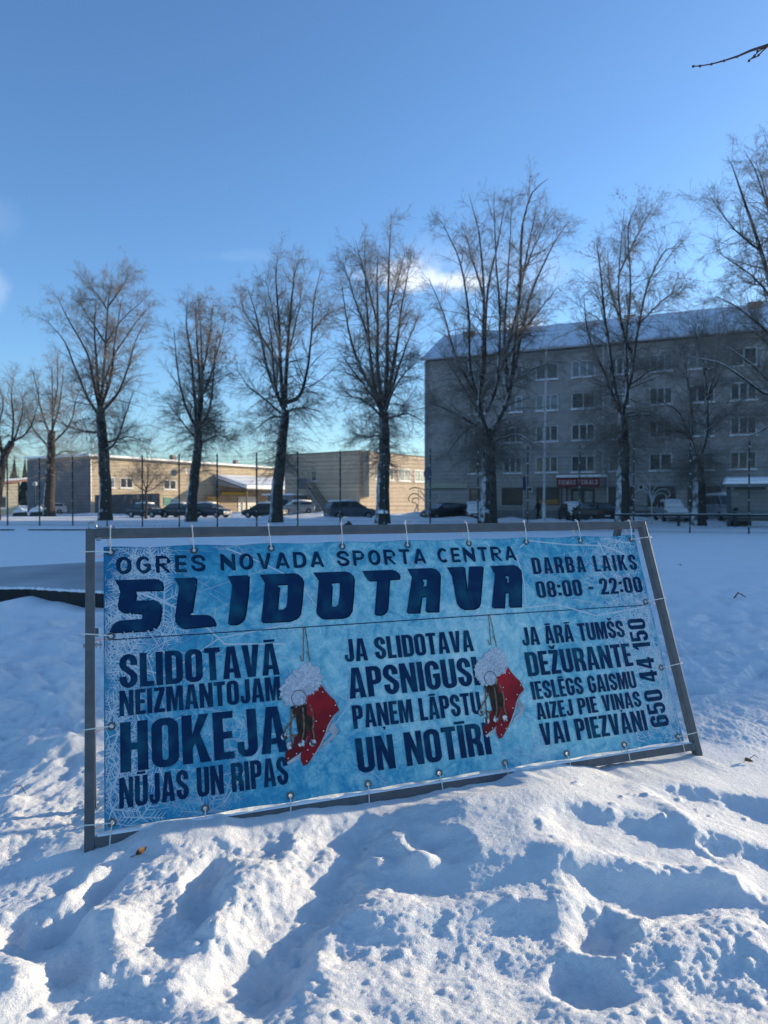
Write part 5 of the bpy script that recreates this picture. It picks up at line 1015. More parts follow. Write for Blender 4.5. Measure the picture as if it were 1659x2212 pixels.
make_tree('linden_tree', 'large pendulous tree whose crown enters over the right edge above the bus shelter', 41, [(1760, 1140), (1755, 1040), (1748, 960), (1740, 900)],
    [[(1740, 900), (1690, 860), (1640, 845), (1565, 790), (1478, 768)], [(1738, 900), (1690, 860), (1640, 805), (1590, 760), (1548, 738)], [(1740, 890), (1700, 760), (1668, 640), (1640, 540), (1598, 420), (1570, 345)], [(1742, 880), (1740, 700), (1720, 560), (1690, 420), (1650, 290)], [(1740, 905), (1690, 905), (1640, 930), (1585, 965)], [(1668, 640), (1620, 590), (1550, 545)], [(1640, 540), (1590, 500), (1535, 430)], [(1720, 560), (1670, 480), (1640, 380), (1610, 320)], [(1700, 760), (1640, 700), (1590, 660), (1545, 640)], [(1690, 420), (1720, 330), (1740, 260)], [(1745, 860), (1790, 700), (1810, 500)], [(1742, 880), (1700, 800), (1660, 740), (1610, 705)], [(1668, 640), (1665, 540), (1655, 440), (1630, 350)]], .52, 20, 1.0, 50, spread=2.0, droop=-.09, snowlimbs=(0, 1, 4))
make_tree('young_tree', 'slim young tree with a small round crown before the low brick building', 66, [(315, 1112), (316, 1080), (316, 1055)],
    [[(316, 1058), (305, 1030), (296, 1005)], [(316, 1058), (318, 1020), (320, 985)], [(316, 1058), (330, 1035), (340, 1010)], [(316, 1062), (298, 1050), (286, 1035)], [(316, 1062), (335, 1052), (348, 1040)]], .13, 21, .45, 0, spread=1.0, group=None)
# the near tree that reaches into the upper right corner with one bough
nt = Vector((7.6, 3.4, gz(7.6, 3.4))); tree = thing('near_tree', nt, 'near tree reaching one thin bare bough into the upper right corner', 'tree')
mb = MB(nt); mb.tube([nt - Vector((0, 0, .3)), nt + Vector((.02, .05, 1.5)), nt + Vector((-.05, .0, 3.2)), nt + Vector((0, .1, 5.2)), nt + Vector((.1, .1, 7.5))], [.24, .18, .16, .12, .06], 12)
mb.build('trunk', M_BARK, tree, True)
M_BOUGH = mat('bough_bark', (.05, .035, .035), (.09, .06, .06), 12, .8)
def crop7(x, y, Y): return at(*src(2200 + x * .5876, y * .5876), Y)
YB = 4.2
mb = MB(nt); bt = [crop7(975, 452, YB), crop7(1030, 447, YB), crop7(1100, 436, YB), crop7(1185, 413, YB), crop7(1280, 382, YB), crop7(1370, 343, YB), crop7(1484, 308, YB), crop7(1750, 190, YB - .1), crop7(2300, 60, 3.9), nt + Vector((-.02, .05, 4.6))]
mb.tube(bt, [.003, .0032, .004, .005, .006, .0075, .010, .018, .04, .09], 8); br_o = mb.build('branch', M_BOUGH, tree, True)
mb = MB(nt); mb.tube([crop7(1484, 309, YB), crop7(1420, 350, YB), crop7(1385, 385, YB), crop7(1355, 412, YB)], [.005, .004, .0035, .003], 6); mb.tube([crop7(1500, 304, YB), crop7(1450, 345, YB), crop7(1410, 385, YB), crop7(1358, 405, YB)], [.0055, .0045, .004, .003], 6)
for q in ((975, 452), (1022, 450), (1100, 437), (1186, 414), (1275, 386), (1355, 414), (1413, 350), (1392, 380), (1420, 376)): c = crop7(*q, YB); mb.box(c, (.011, .010, .010))
mb.build('twig', M_BOUGH, br_o, True)
tw_rng = np.random.RandomState(3); lim = []
for k in range(7):
    a = tw_rng.uniform(0, 6.28); z0_ = tw_rng.uniform(3.2, 7); L = tw_rng.uniform(1.2, 2.4)
    if math.cos(a) < -.2: a += math.pi
    lim.append(catmull([np.array(nt) + [0, 0, z0_], np.array(nt) + [math.cos(a) * L * .5, math.sin(a) * L * .5, z0_ + .8], np.array(nt) + [math.cos(a) * L, math.sin(a) * L, z0_ + 2.0]], 8))
PL = np.array(lim); RL = np.tile(np.linspace(.05, .012, 8), (7, 1)); p2_, r2_ = spawn(tw_rng, PL, RL, 8, .2, 1, .4, 1.2, 25, 60, .1, 5, .5, .004)
V, Q_ = merge([tubes(PL, RL, 6), tubes(p2_, r2_, 4)]); np_mesh('crown', V - np.array(nt), Q_, M_BOUGH, tree)

# far woods: one ragged mass on the skyline
rs = np.random.RandomState(8); mb = MB()
def conifer(x, y, h, r):
    k = 7; V = []; Fc = []
    for t in range(5):
        z0_ = h * (.08 + .17 * t); rr_ = r * (1 - t / 5.6)
        ring = [(x + rr_ * rs.uniform(.7, 1.15) * math.cos(6.283 * j / k + t), y + rr_ * rs.uniform(.7, 1.15) * math.sin(6.283 * j / k + t), z0_ - rs.uniform(0, .06) * h) for j in range(k)] + [(x, y, z0_ + h * .30)]
        b = len(V); V += ring; Fc += [(b + j, b + (j + 1) % k, b + k) for j in range(k)]
    mb.add(V, Fc)
for i in range(420):
    x = rs.uniform(-260, 60); y = rs.uniform(205, 260); far_h = rs.uniform(7, 13.5)
    conifer(x, y, far_h * (1.15 if x < -95 else 1), rs.uniform(1.6, 3))
wd = mb.build('far_woods', mat('conifer_green', (.018, .03, .024), (.04, .05, .04), .2, .9)); tag(wd, 'far dark conifer wood on the skyline behind the low buildings', 'woods', kind='stuff')
# ================================================================ VEHICLES
def paint(name, c): m = mat(name, c, tuple(v * .75 for v in c), 1.2, .35, spec=.5); return m
PAINT = {'black': paint('black_paint', (.018, .018, .021)), 'grey': paint('grey_paint', (.085, .10, .13)), 'silver': paint('silver_paint', (.32, .34, .36)), 'blue': paint('dark_blue_paint', (.025, .035, .06)), 'white': paint('white_paint', (.55, .56, .57))}
M_TYRE = mat('tyre', (.012, .012, .012), None, 4, .85); M_RIM = mat('rim', (.25, .26, .27), None, 4, .4, metal=.7)
M_LAMP_R = mat('tail_lamp', (.30, .015, .015), (.2, .01, .01), 4, .3); M_LAMP_W = mat('head_lamp', (.55, .56, .56), None, 4, .2); M_PLATE = mat('plate', (.6, .6, .58), None, 4, .5)
SHAPES = {  # stations along the car: x, underside, waist height, half width ; cabin stations: x, z, half width
    'sedan': dict(L=4.5, body=[(-2.25, .40, .80, .70), (-2.15, .25, .93, .82), (-1.3, .22, .98, .87), (0, .20, .96, .89), (1.1, .22, .93, .88), (1.9, .25, .82, .84), (2.22, .32, .66, .72)], cab=[(-1.75, .97, .74), (-1.05, 1.42, .60), (-.2, 1.47, .62), (.45, 1.42, .61), (1.25, .94, .74)], w=(-1.38, 1.38, .32)),
    'hatch': dict(L=4.2, body=[(-2.08, .42, .92, .72), (-2.0, .28, 1.02, .82), (-1.2, .22, 1.04, .88), (0, .20, 1.00, .89), (1.0, .22, .97, .88), (1.8, .25, .86, .84), (2.1, .34, .68, .72)], cab=[(-2.0, 1.02, .72), (-1.72, 1.42, .60), (-.3, 1.52, .63), (.4, 1.46, .62), (1.2, .98, .75)], w=(-1.28, 1.30, .32)),
    'suv': dict(L=4.6, body=[(-2.28, .48, 1.05, .76), (-2.2, .32, 1.12, .88), (-1.3, .30, 1.14, .93), (0, .28, 1.12, .94), (1.1, .30, 1.08, .93), (2.0, .33, .98, .89), (2.28, .42, .80, .76)], cab=[(-2.18, 1.12, .78), (-1.85, 1.62, .66), (-.4, 1.70, .69), (.4, 1.65, .68), (1.3, 1.09, .80)], w=(-1.40, 1.42, .37)),
    'van': dict(L=4.9, body=[(-2.45, .45, 1.15, .82), (-2.4, .30, 1.18, .92), (-1.2, .28, 1.2, .95), (.4, .28, 1.16, .95), (1.4, .30, 1.10, .94), (2.15, .32, .98, .90), (2.42, .42, .80, .78)], cab=[(-2.42, 1.18, .85), (-2.3, 1.85, .76), (-.4, 1.92, .78), (.8, 1.86, .75), (1.75, 1.10, .82)], w=(-1.55, 1.5, .34))}
def loft(mb, secs, close=True):
    k = len(secs[0]); V = [p for s_ in secs for p in s_]; Fc = []
    for i in range(len(secs) - 1):
        for j in range(k - (0 if close else 1)): Fc.append((i * k + j, (i + 1) * k + j, (i + 1) * k + (j + 1) % k, i * k + (j + 1) % k))
    Fc += [tuple(range(k)), tuple(range((len(secs) - 1) * k, len(secs) * k))[::-1]]
    mb.add(V, Fc)
def car(shape, paint_, loc, heading, label, snow, group='parked cars beyond the fence'):
    sh = SHAPES[shape]; o = thing('parked_van' if shape == 'van' else 'parked_car', loc, label, 'van' if shape == 'van' else 'car', group, heading)
    mb = MB(); secs = []
    for x, zb_, zt, w in sh['body']: secs.append([(x, -w * .93, zb_), (x, -w, (zb_ + zt) / 2), (x, -w * .96, zt - .05), (x, -w * .86, zt), (x, w * .86, zt), (x, w * .96, zt - .05), (x, w, (zb_ + zt) / 2), (x, w * .93, zb_)])
    loft(mb, secs); mb.build('body', PAINT[paint_], o, bevel=.02)
    c = sh['cab']; mb = MB(); secs = []
    zw = min(c[0][1], c[-1][1]) - .04
    def cabsec(x, z, w, zb_): return [(x, -w * 1.16, zb_), (x, -w, z), (x, w, z), (x, w * 1.16, zb_)]
    secs = [cabsec(c[0][0], c[0][1] + .01, c[0][2], zw)] + [cabsec(x, z, w, zw) for x, z, w in c[1:-1]] + [cabsec(c[-1][0], c[-1][1] + .01, c[-1][2], zw)]
    loft(mb, secs); mb.build('cabin', PAINT[paint_], o, bevel=.02)
    # glass set a little proud of the cabin
    def win(name, pts): mb = MB(); mb.add(pts, [tuple(range(len(pts)))]); mb.build(name, M_GLASS, o)
    for sgn in (-1, 1):
        (xr, zr, wr_), (x1, z1_, w1), (x2, z2, w2), (x3, z3, w3), (xf, zf, wf) = c
        yb_ = lambda w: sgn * (w * 1.13 + .012); yt = lambda w: sgn * (w * 1.03 + .012)
        for a, b in (((xr * .86 + .02, x1 + .05), (-.12 + x2 * .6, x2 * .6 - .12)), ((x2 * .6, x2 * .6), (xf - .22, x3 + .02))):
            zb2 = max(zr, zf) + .05; zt2 = min(z1_, z3) - .06
            p = [(a[0], yb_(w2), zb2), (b[0], yb_(w2), zb2), (b[1], yt(w2), zt2), (a[1], yt(w2), zt2)]; win('side_window', p if sgn < 0 else p[::-1])
    for nm_, (x0, z0, w0), (x1, z1_, w1), s_ in (('rear_window', c[0], c[1], -1), ('windscreen', c[-1], c[-2], 1)):
        n_ = Vector((z1_ - z0, 0, x0 - x1)) * s_; n_ = Vector((abs(n_.x) * s_, 0, abs(n_.z))).normalized() * .014
        f = lambda t, q: Vector((x0 + (x1 - x0) * t, q, z0 + (z1_ - z0) * t)) + n_
        p = [f(.12, -w0 * .93), f(.12, w0 * .93), f(.9, w1 * .93), f(.9, -w1 * .93)]; win(nm_, p if s_ > 0 else p[::-1])
    for x in sh['w'][:2]:
        for sgn in (-1, 1):
            r = sh['w'][2]; w = sh['body'][3][3] - .02; mb = MB(); mb.tube([(x, sgn * (w - .20), r), (x, sgn * (w + .015), r)], r, 18); wh = mb.build('wheel', M_TYRE, o)
            mb = MB(); mb.tube([(x, sgn * (w + .016), r), (x, sgn * (w + .024), r)], r * .62, 12); mb.build('rim', M_RIM, wh)
    xe, xf = sh['body'][0], sh['body'][-1]
    for sgn in (-1, 1):
        mb = MB(); mb.box((xe[0] - .005, sgn * xe[3] * .82, xe[2] - .12), (.05, .24, .16)); mb.build('tail_light', M_LAMP_R, o)
        mb = MB(); mb.box((xf[0] - .02, sgn * xf[3] * .80, xf[2] - .08), (.06, .28, .13)); mb.build('headlight', M_LAMP_W, o)
        mb = MB(); mb.box((c[-1][0] - .25, sgn * (c[2][2] * 1.18 + .16), c[-1][1] + .10), (.10, .18, .12)); mb.build('mirror', PAINT[paint_], o, bevel=.03)
    for x in (xe[0] - .008, xf[0] + .005):
        mb = MB(); mb.box((x, 0, .52), (.02, .50, .11)); mb.build('number_plate', M_PLATE, o)
    if snow:
        mb = MB(); secs = []
        for x, z, w in c[1:-1]: secs.append([(x, -w * .98, z - .01), (x, -w * .9, z + .11), (x, 0, z + .15), (x, w * .9, z + .11), (x, w * .98, z - .01)])
        loft(mb, secs); mb.build('snow_cover', M_SNOWP, o, True)
        if snow > 1:
            for (x0, z0, w0), (x1, z1_, w1), s_ in ((c[-1], c[-2], 1), (c[0], c[1], -1)):
                mb = MB(); secs = []
                for t in (-.02, .5, 1.0): x, z, w = x0 + (x1 - x0) * t, z0 + (z1_ - z0) * t, w0 + (w1 - w0) * t; secs.append([(x, -w * .95, z), (x + .05 * s_, -w * .8, z + .10), (x + .05 * s_, w * .8, z + .10), (x, w * .95, z)])
                loft(mb, secs); mb.build('snow_cover', M_SNOWP, o, True)
            for sl_ in (sh['body'][4:], sh['body'][:2]):
                mb = MB(); secs = []
                for x, zb_, zt, w in sl_: secs.append([(x, -w * .9, zt - .01), (x, -w * .75, zt + .09), (x, w * .75, zt + .09), (x, w * .9, zt - .01)])
                loft(mb, secs); mb.build('snow_cover', M_SNOWP, o, True)
    return o
CARS = [('hatch', 'white', 106, 92, 200, 0, 'white car behind the two snow capped stones, partly hidden'),
        ('sedan', 'blue', 318, 74, -24, 1, 'dark blue saloon parked behind the slim young tree'),
        ('sedan', 'black', 392, 73, -24, 1, 'black saloon behind the trunk of the brown leafed tree'),
        ('hatch', 'blue', 455, 73, -22, 1, 'dark blue hatchback with a snowy roof parked before the loading bay'),
        ('sedan', 'black', 571, 71, 160, 1, 'black saloon behind the trunk of the leaning snow streaked tree'),
        ('hatch', 'silver', 640, 84, 200, 1, 'silver hatchback parked below the porch of the flat roofed building'),
        ('suv', 'grey', 756, 64, 25, 1, 'grey blue off-road car seen from behind, next to the sunlit end wall'),
        ('hatch', 'black', 961, 62, 205, 0, 'black hatchback at the near corner of the apartment block'),
        ('hatch', 'black', 1024, 60, -92, 2, 'snow covered car facing the viewer beside the tallest tree'),
        ('sedan', 'black', 1238, 58, -92, 2, 'low dark car with a snowy bonnet tucked beside the red shop entrance'),
        ('hatch', 'black', 1276, 55, 110, 0, 'black hatchback showing a red tail lamp below the red shop sign'),
        ('sedan', 'silver', 1450, 52, -100, 2, 'car wholly covered in snow facing the viewer between two trunks')]
for s_, c_, dx, Y, hd, sn, lab in CARS:
    p = foot(dx, Y); car(s_, c_, p, R(hd), lab, sn)
p = foot(1566, 51); car('van', 'silver', p, R(-96), 'silver van facing the viewer beside the bus shelter', 1, None)

# ================================================================ STREET FURNITURE
M_POLE = mat('pale_pole', (.60, .61, .62), (.68, .68, .68), 5, .5)
p = foot(1175, 53); o = thing('street_lamp', p, 'tall pale street lamp with a curved arm in front of the apartment block', 'street lamp')
tp_ = at(1184, 760, 53); mb = MB(p); mb.tube([p - Vector((0, 0, .2)), p + Vector((0, 0, 1.2))], .125, 12); mb.tube([p + Vector((0, 0, 1.2)), Vector((p.x + .12, p.y, tp_.z))], [.10, .062], 12); mb.build('pole', M_POLE, o, True)
mb = MB(p); a0 = Vector((p.x + .12, p.y, tp_.z)); hd = at(1243, 712, 52); mb.tube(catmull([np.array(a0), np.array(at(1190, 738, 53)), np.array(at(1212, 726, 52.6)), np.array(hd)], 12), .05, 8); mb.build('arm', M_POLE, o, True)
mb = MB(p); d = (at(1262, 700, 52) - hd).normalized(); q = d.to_track_quat('X', 'Z').to_matrix(); mb.box(hd + d * .36, (.86, .30, .15), q); lh = mb.build('lamp_head', M_POLE, o, bevel=.05)
mb = MB(p); mb.box(hd + d * .40 - Vector((0, 0, .10)), (.5, .22, .06), q); mb.build('lens', M_LAMP_W, lh)
M_BLUE = mat('sign_blue', (.012, .03, .12), (.015, .04, .14), 4, .4)
def signpost(dx, Y, zc, r, face, label, wide):
    p = foot(dx, Y); o = thing('traffic_sign', p, label, 'road sign'); h = at(dx, zc, Y).z - p.z
    mb = MB(p); mb.tube([p - Vector((0, 0, .2)), p + Vector((0, 0, h + r))], .035, 8); mb.build('pole', M_GALV, o)
    t = Vector((math.cos(face), math.sin(face), 0)); nn = Vector((math.sin(face), -math.cos(face), 0)); c = p + nn * .05 + Vector((0, 0, h))
    mb = MB(p); k = 20
    if wide: ring_ = [(r * math.cos(2 * math.pi * i / k), r * 1.0 * math.sin(2 * math.pi * i / k)) for i in range(k)]
    else: ring_ = [(-r * .7, -r), (r * .7, -r), (r * .7, r), (-r * .7, r)]
    k = len(ring_); V = [c + t * a + Vector((0, 0, b)) for a, b in ring_] + [c + nn * .02 + t * a + Vector((0, 0, b)) for a, b in ring_]
    mb.add(V, [tuple(range(k))[::-1], tuple(range(k, 2 * k))] + [(i, (i + 1) % k, (i + 1) % k + k, i + k) for i in range(k)]); mb.build('plate', M_BLUE, o)
signpost(925, 60, 1023, .58, R(-60), 'round blue road sign on a thin pole at the near corner of the apartment block', True)
signpost(1131, 57, 1044, .55, R(62), 'narrow blue road sign turned almost edge on, before the dark shop windows', False)
# wrought scrolls: festive wire figures on posts
M_WIRE = mat('scroll_wire', (.42, .45, .48), (.5, .53, .56), 8, .5)
def scroll(dx, Y, base_y, arms, label, rad, m=M_WIRE, post=True):
    p = foot(dx, Y); o = thing('scroll_ornament', p, label, 'street ornament', 'wire scroll ornaments along the street'); b = at(dx, base_y, Y)
    if post: mb = MB(p); mb.tube([p - Vector((0, 0, .2)), b], .04, 8); mb.build('post', M_GALV, o)
    for pts in arms: mb = MB(p); mb.tube(catmull([np.array(at(x, y, Y + .02 * i)) for i, (x, y) in enumerate(pts)], 26), rad, 5); mb.build('scroll', m, o, True)
def z3_(x, y): return src(2450 + x * .37493, 1780 + y * .37493)
scroll(z3_(418, 600)[0], 47, z3_(418, 625)[1], [[z3_(*q) for q in a] for a in (
    [(420, 620), (400, 480), (410, 360), (460, 290), (530, 265)], [(420, 620), (430, 500), (480, 430), (540, 400), (605, 410)], [(425, 620), (450, 520), (520, 470), (590, 480), (615, 530), (590, 556)], [(428, 620), (460, 540), (520, 512), (570, 540), (570, 580), (535, 595)],
    [(415, 620), (400, 540), (330, 485), (250, 495), (208, 550), (225, 590), (270, 596)], [(415, 620), (380, 480), (300, 405), (220, 398), (170, 440), (185, 480)], [(415, 620), (390, 420), (320, 300), (200, 285), (95, 315)])], 'large pale fountain shaped wire scroll before the shop windows by the snow covered car', .035)
def z6b(x, y): return z6(x, y)
scroll(z6(1380, 900)[0], 80, z6(1380, 650)[1], [[z6(*q) for q in a] for a in ([(1380, 980), (1340, 860), (1290, 850), (1300, 790), (1360, 785), (1400, 800)], [(1480, 830), (1400, 760), (1320, 715), (1250, 750), (1232, 800), (1250, 835)], [(1480, 660), (1400, 640), (1320, 628), (1240, 655)], [(1310, 1000), (1345, 920), (1370, 870)], [(1478, 790), (1440, 720), (1400, 670)])], 'dark wire scroll ornament in front of the sunlit end wall', .05, M_BLACK)
def z5b(x, y): return src(1700 + x * .24111, 1850 + y * .24111)
scroll(z5b(95, 600)[0], 61.5, z5b(95, 500)[1], [[z5b(*q) for q in a] for a in ([(60, 520), (130, 495), (210, 510), (240, 560), (220, 620), (180, 640)], [(60, 530), (30, 500), (0, 520)])], 'faint wire scroll hanging on a pole below the blue round road sign', .03)
# bus shelter
BS = Frame(foot(1574, 42), Vector((.93, -.37, 0)), Vector((.37, .93, 0)))
bs = thing('bus_shelter', BS.o, 'grey bus shelter with glass walls and a snow laden roof by the right picture edge', 'bus shelter')
M_SHG = bpy.data.materials.new('shelter_glass'); M_SHG.use_nodes = True; p_ = M_SHG.node_tree.nodes['Principled BSDF']; p_.inputs['Base Color'].default_value = (.28, .30, .32, 1); p_.inputs['Alpha'].default_value = .55; p_.inputs['Roughness'].default_value = .2
M_FRAMEG = mat('shelter_frame', (.10, .115, .12), (.14, .15, .155), 4, .5)
for x in (0, .0, 2.6, 5.2):
    for y in (0, 1.4):
        mb = MB(BS.o); mb.fbox(BS, x, x + .12, y, y + .12, -.3, 2.35); mb.build('pillar', M_FRAMEG, bs)
mb = MB(BS.o); mb.fbox(BS, -.25, 5.6, -.3, 1.75, 2.352, 2.5); rs_ = mb.build('roof', M_FRAMEG, bs)
mb = MB(BS.o); a = [BS.p(-.28, -.33, 2.502), BS.p(5.63, -.33, 2.502), BS.p(5.63, 1.78, 2.502), BS.p(-.28, 1.78, 2.502)]; b = [BS.p(-.1, -.2, 2.86), BS.p(5.5, -.2, 2.86), BS.p(5.5, 1.6, 3.0), BS.p(-.1, 1.6, 3.0)]; mb.hexa(a, b); mb.build('snow_cap', M_SNOWP, rs_, bevel=.1)
for x0, x1 in ((.14, 2.58), (2.74, 5.18)):
    mb = MB(BS.o); mb.fbox(BS, x0, x1, 1.45, 1.47, .3, 2.2); mb.build('glass_panel', M_SHG, bs)
mb = MB(BS.o); mb.fbox(BS, .02, .04, .14, 1.38, .3, 2.2); mb.build('glass_panel', M_SHG, bs)
mb = MB(BS.o); mb.fbox(BS, .3, 5.0, 1.0, 1.38, .42, .48); mb.build('seat', mat('bench_wood', (.10, .07, .05), None, 4), bs)
mb = MB(BS.o); mb.fbox(BS, .16, 5.2, -.06, -.02, .85, .93); mb.build('rail', M_FRAMEG, bs)
def bin_(p, h, r, label, cat='litter bin', snow=True, wide=1.0):
    o = thing('litter_bin', p, label, cat); mb = MB(p); mb.lathe(p, [(r * .85, -.1), (r * .9, .05), (r, h * .55), (r, h * .62)], 16); mb.build('bin_body', M_BLACK, o, True)
    mb = MB(p)
    for a in range(4): an = a * math.pi / 2 + .6; c = p + Vector((r * .9 * math.cos(an), r * .9 * math.sin(an), h * .74)); mb.box(c, (.05, .05, h * .26))
    mb.build('bracket', M_BLACK, o)
    mb = MB(p); mb.lathe(p, [(r * 1.06, h * .87), (r * 1.08, h * .92), (r * .6, h * .98), (.02, h)], 16); lid = mb.build('lid', M_BLACK, o, True)
    if snow: mb = MB(p); mb.lathe(p, [(r * 1.08, h * .925), (r * 1.10, h * 1.0), (r * .85, h * 1.10), (r * .3, h * 1.15), (.01, h * 1.16)], 16); mb.build('snow_cap', M_SNOWP, lid, True)
bin_(foot(827, 38), .92, .26, 'round black litter bin with a domed snow cap before a tree trunk')
p = foot(z3_(1358, 700)[0], 43.5); o = thing('refuse_container', p, 'dark lidded refuse box inside the bus shelter\'s view', 'bin'); mb = MB(p); mb.box(p + Vector((0, 0, .45)), (1.1, .7, 1.0)); mb.build('bin_body', M_BLACK, o, bevel=.05)
mb = MB(p); mb.prism([(-.6, .96), (.6, .96), (.45, 1.12), (-.45, 1.12)], -.38, .38, lambda q, t: (p.x + q[0], p.y + t, p.z + q[1])); mb.build('lid', M_BLACK, o)
o['label'] = 'dark refuse box with a sloping lid seen through the bus shelter'
# low rail barrier: posts under a long snowy rail
rb = thing('low_barrier', foot(1400, 43), 'long low dark barrier rail on short posts in front of the snow covered car', 'barrier')
def z4r(x, y): return src(2300 + x * .4653, 1150 + y * .4653)
xs_ = (1345, 1466, 1588, 1700); yb = [44.5, 43, 41.5, 40]
mb = MB(rb.location); pl = [foot(x, y) for x, y in zip(xs_, yb)]
for q in pl: mb.box(q + Vector((0, 0, .28)), (.13, .13, .8))
mb.build('post', M_BLACK, rb)
e0 = foot(1330, 44.8); tops = [Vector((q.x, q.y, q.z + .68)) for q in [e0] + pl]
mb = MB(rb.location); mb.tube(tops, .07, 6); rl = mb.build('rail', M_BLACK, rb)
mb = MB(rb.location); mb.tube([q + Vector((0, 0, .062)) for q in tops], .022, 6); mb.build('snow_cap', M_SNOWP, rl, True)

# stones with snow caps at the far left, a dark stone behind the top rail
def stone(p, w, d, h, label, seed, cap=True, cat='stone', grp=None):
    rs = np.random.RandomState(seed); o = thing('stone', p, label, cat, grp); k, n_ = 14, 7; V = []; C = []
    for i in range(n_ + 1):
        ph = math.pi / 2 * i / n_
        for j in range(k):
            an = 2 * math.pi * j / k; r_ = 1 + .18 * math.sin(an * 2 + seed) + rs.uniform(-.07, .07); V.append(p + Vector((w / 2 * r_ * math.cos(an) * math.cos(ph), d / 2 * r_ * math.sin(an) * math.cos(ph), -.1 + (h + .1) * math.sin(ph) * (1 + .1 * math.cos(an)))))
    Fc = [(i * k + j, i * k + (j + 1) % k, (i + 1) * k + (j + 1) % k, (i + 1) * k + j) for i in range(n_) for j in range(k)]
    mb = MB(p); mb.add(V, Fc); mb.build('rock', mat('dark_stone', (.03, .03, .032), (.06, .06, .06), 3, .9), o)
    if cap:
        i0 = 2; V2 = [p + (v - p) * 1.03 + Vector((-.06 * w, 0, .14 * h)) for v in V[i0 * k:]]; mb = MB(p); mb.add(V2, [(i * k + j, i * k + (j + 1) % k, (i + 1) * k + (j + 1) % k, (i + 1) * k + j) for i in range(n_ - i0) for j in range(k)]); mb.build('snow_cap', M_SNOWP, o, True)
def z5(x, y): return src(x * .3014, 1780 + y * .3014)
stone(foot(z5(265, 930)[0], 80), 1.4, 1.1, .8, 'snow capped dark stone next to the cream kiosk', 1); stone(foot(z5(500, 930)[0], 79), 1.7, 1.2, .95, 'snow capped dark stone at the foot of the smaller hazy tree', 2)
stone(foot(751, 37), .62, .4, .42, 'small dark pointed stone just above the banner frame\'s top rail', 3, False)
# globe garden lamp
p = foot(z5(465, 800)[0], 84); o = thing('globe_lamp', p, 'short post lamp with a pale globe beside the snow capped stones', 'lamp'); mb = MB(p); mb.tube([p - Vector((0, 0, .2)), p + Vector((0, 0, 3.3))], .06, 8); mb.build('pole', M_BLACK, o)
mb = MB(p); mb.lathe(p + Vector((0, 0, 3.55)), [(.28 * math.cos(a), .28 * math.sin(a)) for a in np.linspace(-1.45, 1.5, 9)], 14); mb.build('globe', M_WHITE, o, True)

# ================================================================ THE PASSER-BY
PY = 58; p = foot(1162.5, PY); person = thing('person', p, 'person in dark clothes walking past the shop windows behind the street lamp', 'person', rz=R(205))
sk = [((0, 0, .93), .15), ((0.01, 0, 1.12), .145), ((.02, 0, 1.30), .165), ((.03, 0, 1.44), .12), ((.045, 0, 1.52), .06), ((.055, 0, 1.63), .095), ((.06, 0, 1.72), .085),
      ((.02, .10, .88), .10), ((.20, .10, .50), .072), ((.16, .10, .09), .048), ((.30, .10, .05), .04), ((-.02, -.10, .88), .10), ((-.12, -.10, .48), .072), ((-.38, -.10, .13), .048), ((-.28, -.10, .05), .04),
      ((.02, .20, 1.40), .07), ((-.06, .25, 1.13), .055), ((.06, .24, .90), .042), ((.09, .23, .82), .04), ((.02, -.20, 1.40), .07), ((.06, -.25, 1.13), .055), ((.22, -.24, .95), .042), ((.27, -.23, .89), .04)]
ed = [(0, 1), (1, 2), (2, 3), (3, 4), (4, 5), (5, 6), (0, 7), (7, 8), (8, 9), (9, 10), (0, 11), (11, 12), (12, 13), (13, 14), (3, 15), (15, 16), (16, 17), (17, 18), (3, 19), (19, 20), (20, 21), (21, 22)]
me = bpy.data.meshes.new('body'); me.from_pydata([v for v, r in sk], ed, []); me.materials.append(mat('dark_cloth', (.014, .014, .017), (.025, .025, .03), 6, .9)); b_ = bpy.data.objects.new('body', me); COL.objects.link(b_); b_.parent = person
m_ = b_.modifiers.new('skin', 'SKIN'); m_.use_smooth_shade = True
for i, (v, r) in enumerate(sk): me.skin_vertices[0].data[i].radius = (r, r)
me.skin_vertices[0].data[0].use_root = True
s_ = b_.modifiers.new('sub', 'SUBSURF'); s_.levels = 1; s_.render_levels = 2
mb = MB(); mb.lathe((.055, 0, 1.62), [(.085, -.05), (.108, .02), (.105, .09), (.07, .15), (.01, .175)], 14); mb.build('knit_cap', M_BLACK, person, True)
mb = MB(); mb.lathe((.115, 0, 1.60), [(.02, -.09), (.062, -.04), (.068, .01), (.05, .05)], 12); mb.box((.185, 0, 1.60), (.03, .025, .04)); mb.build('face', mat('skin_tone', (.42, .26, .19), None, 4, .6), person, True)

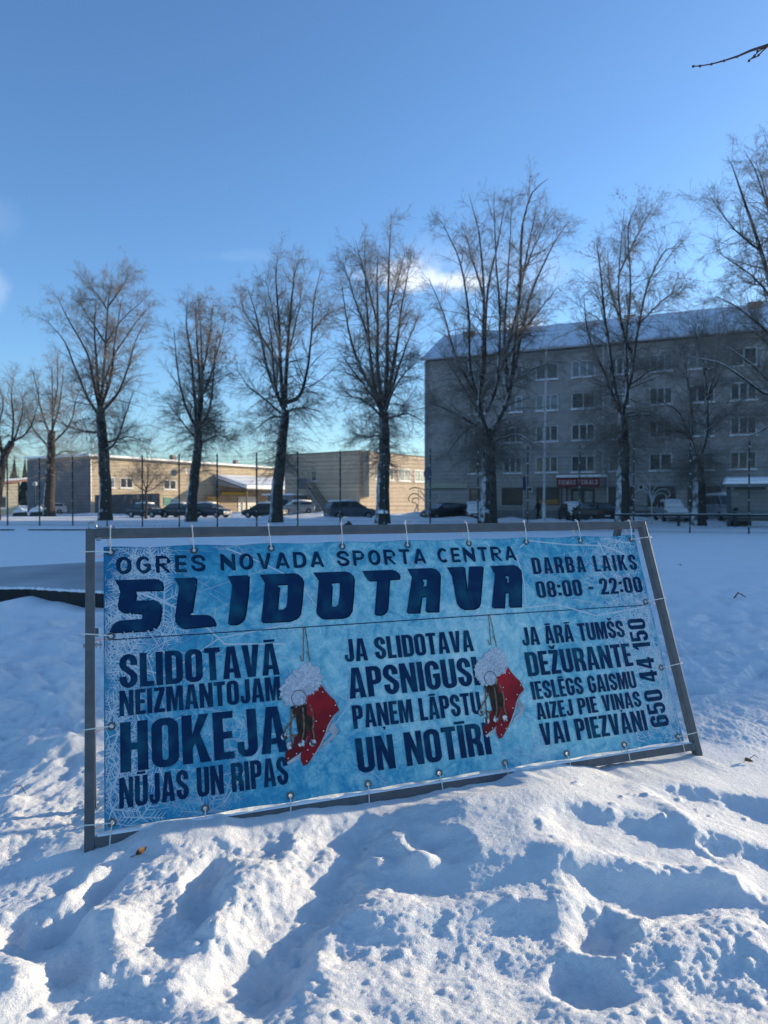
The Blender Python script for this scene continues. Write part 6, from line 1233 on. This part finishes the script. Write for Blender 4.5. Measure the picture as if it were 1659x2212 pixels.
# ================================================================ SMALL THINGS ON THE SNOW
def leaf(dx, dy, L, rot, tilt, label, m=M_LEAF):
    c = gnd(dx, dy, .08); c.z = gz(c.x, c.y) + .012; o = thing('fallen_leaf', c, label, 'leaf'); mb = MB(); n_ = 9; V = []
    for i in range(n_ + 1):
        t = i / n_; w = L * .24 * math.sin(math.pi * min(t * 1.05, 1)) ** .8; V += [(L * (t - .5), -w, .012 * math.sin(t * 5) + w * .5), (L * (t - .5), 0, .012 * math.sin(t * 5)), (L * (t - .5), w, .012 * math.sin(t * 5) + w * .6)]
    Fc = []
    for i in range(n_): Fc += [(3 * i, 3 * i + 3, 3 * i + 4, 3 * i + 1), (3 * i + 1, 3 * i + 4, 3 * i + 5, 3 * i + 2)]
    mb.add(V, Fc); b = mb.build('blade', m, o); b.rotation_euler = (R(tilt), R(-25), R(rot))
    mb = MB(); mb.tube([(-L * .5, 0, 0), (-L * .85, .005, -.004)], .0016, 5); s_ = mb.build('stem', m, o); s_.rotation_euler = (R(tilt), R(-25), R(rot))
lx, ly = L_(610, 560); leaf(lx, ly, .05, 35, 60, 'brown curled leaf stuck upright in the trench below the banner\'s lower left corner', mat('orange_leaf', (.075, .035, .015), (.13, .06, .02), 20, .7))
rx, ry = R_(1575, 135); leaf(rx, ry, .045, -60, 50, 'reddish brown leaf on the lit snow to the right of the banner frame')
lx, ly = 1478, 1228; leaf(1469, 1204 + 14, .10, 80, 70, 'tiny dark upright leaf on the shaded snow far right of the frame')
def twig(pts, r, label, lift=.015):
    P = [gnd(x, y, .05) for x, y in pts]
    P = [Vector((q.x, q.y, gz(q.x, q.y) + lift * (1 + 1.4 * math.sin(math.pi * i / (len(P) - 1))))) for i, q in enumerate(P)]; o = thing('twig', P[0], label, 'twig'); mb = MB(P[0]); mb.tube(P, [r * (1 - .5 * i / len(P)) for i in range(len(P))], 6); mb.build('stick', M_BOUGH, o)
def zR(x, y): return src(2272 + x * .48222, 2000 + y * .48222)
twig([zR(1380, 812), zR(1410, 800), zR(1440, 795), zR(1468, 812)], .012, 'small dark bent twig on the shaded snow near the right picture edge', .03)
twig([L_(70, 285), L_(90, 305), L_(112, 325)], .0022, 'thin green grey stalk on the lit snow left of the banner')
twig([R_(1580, 152), R_(1600, 154), R_(1618, 152)], .002, 'fine twig lying just below the reddish leaf')
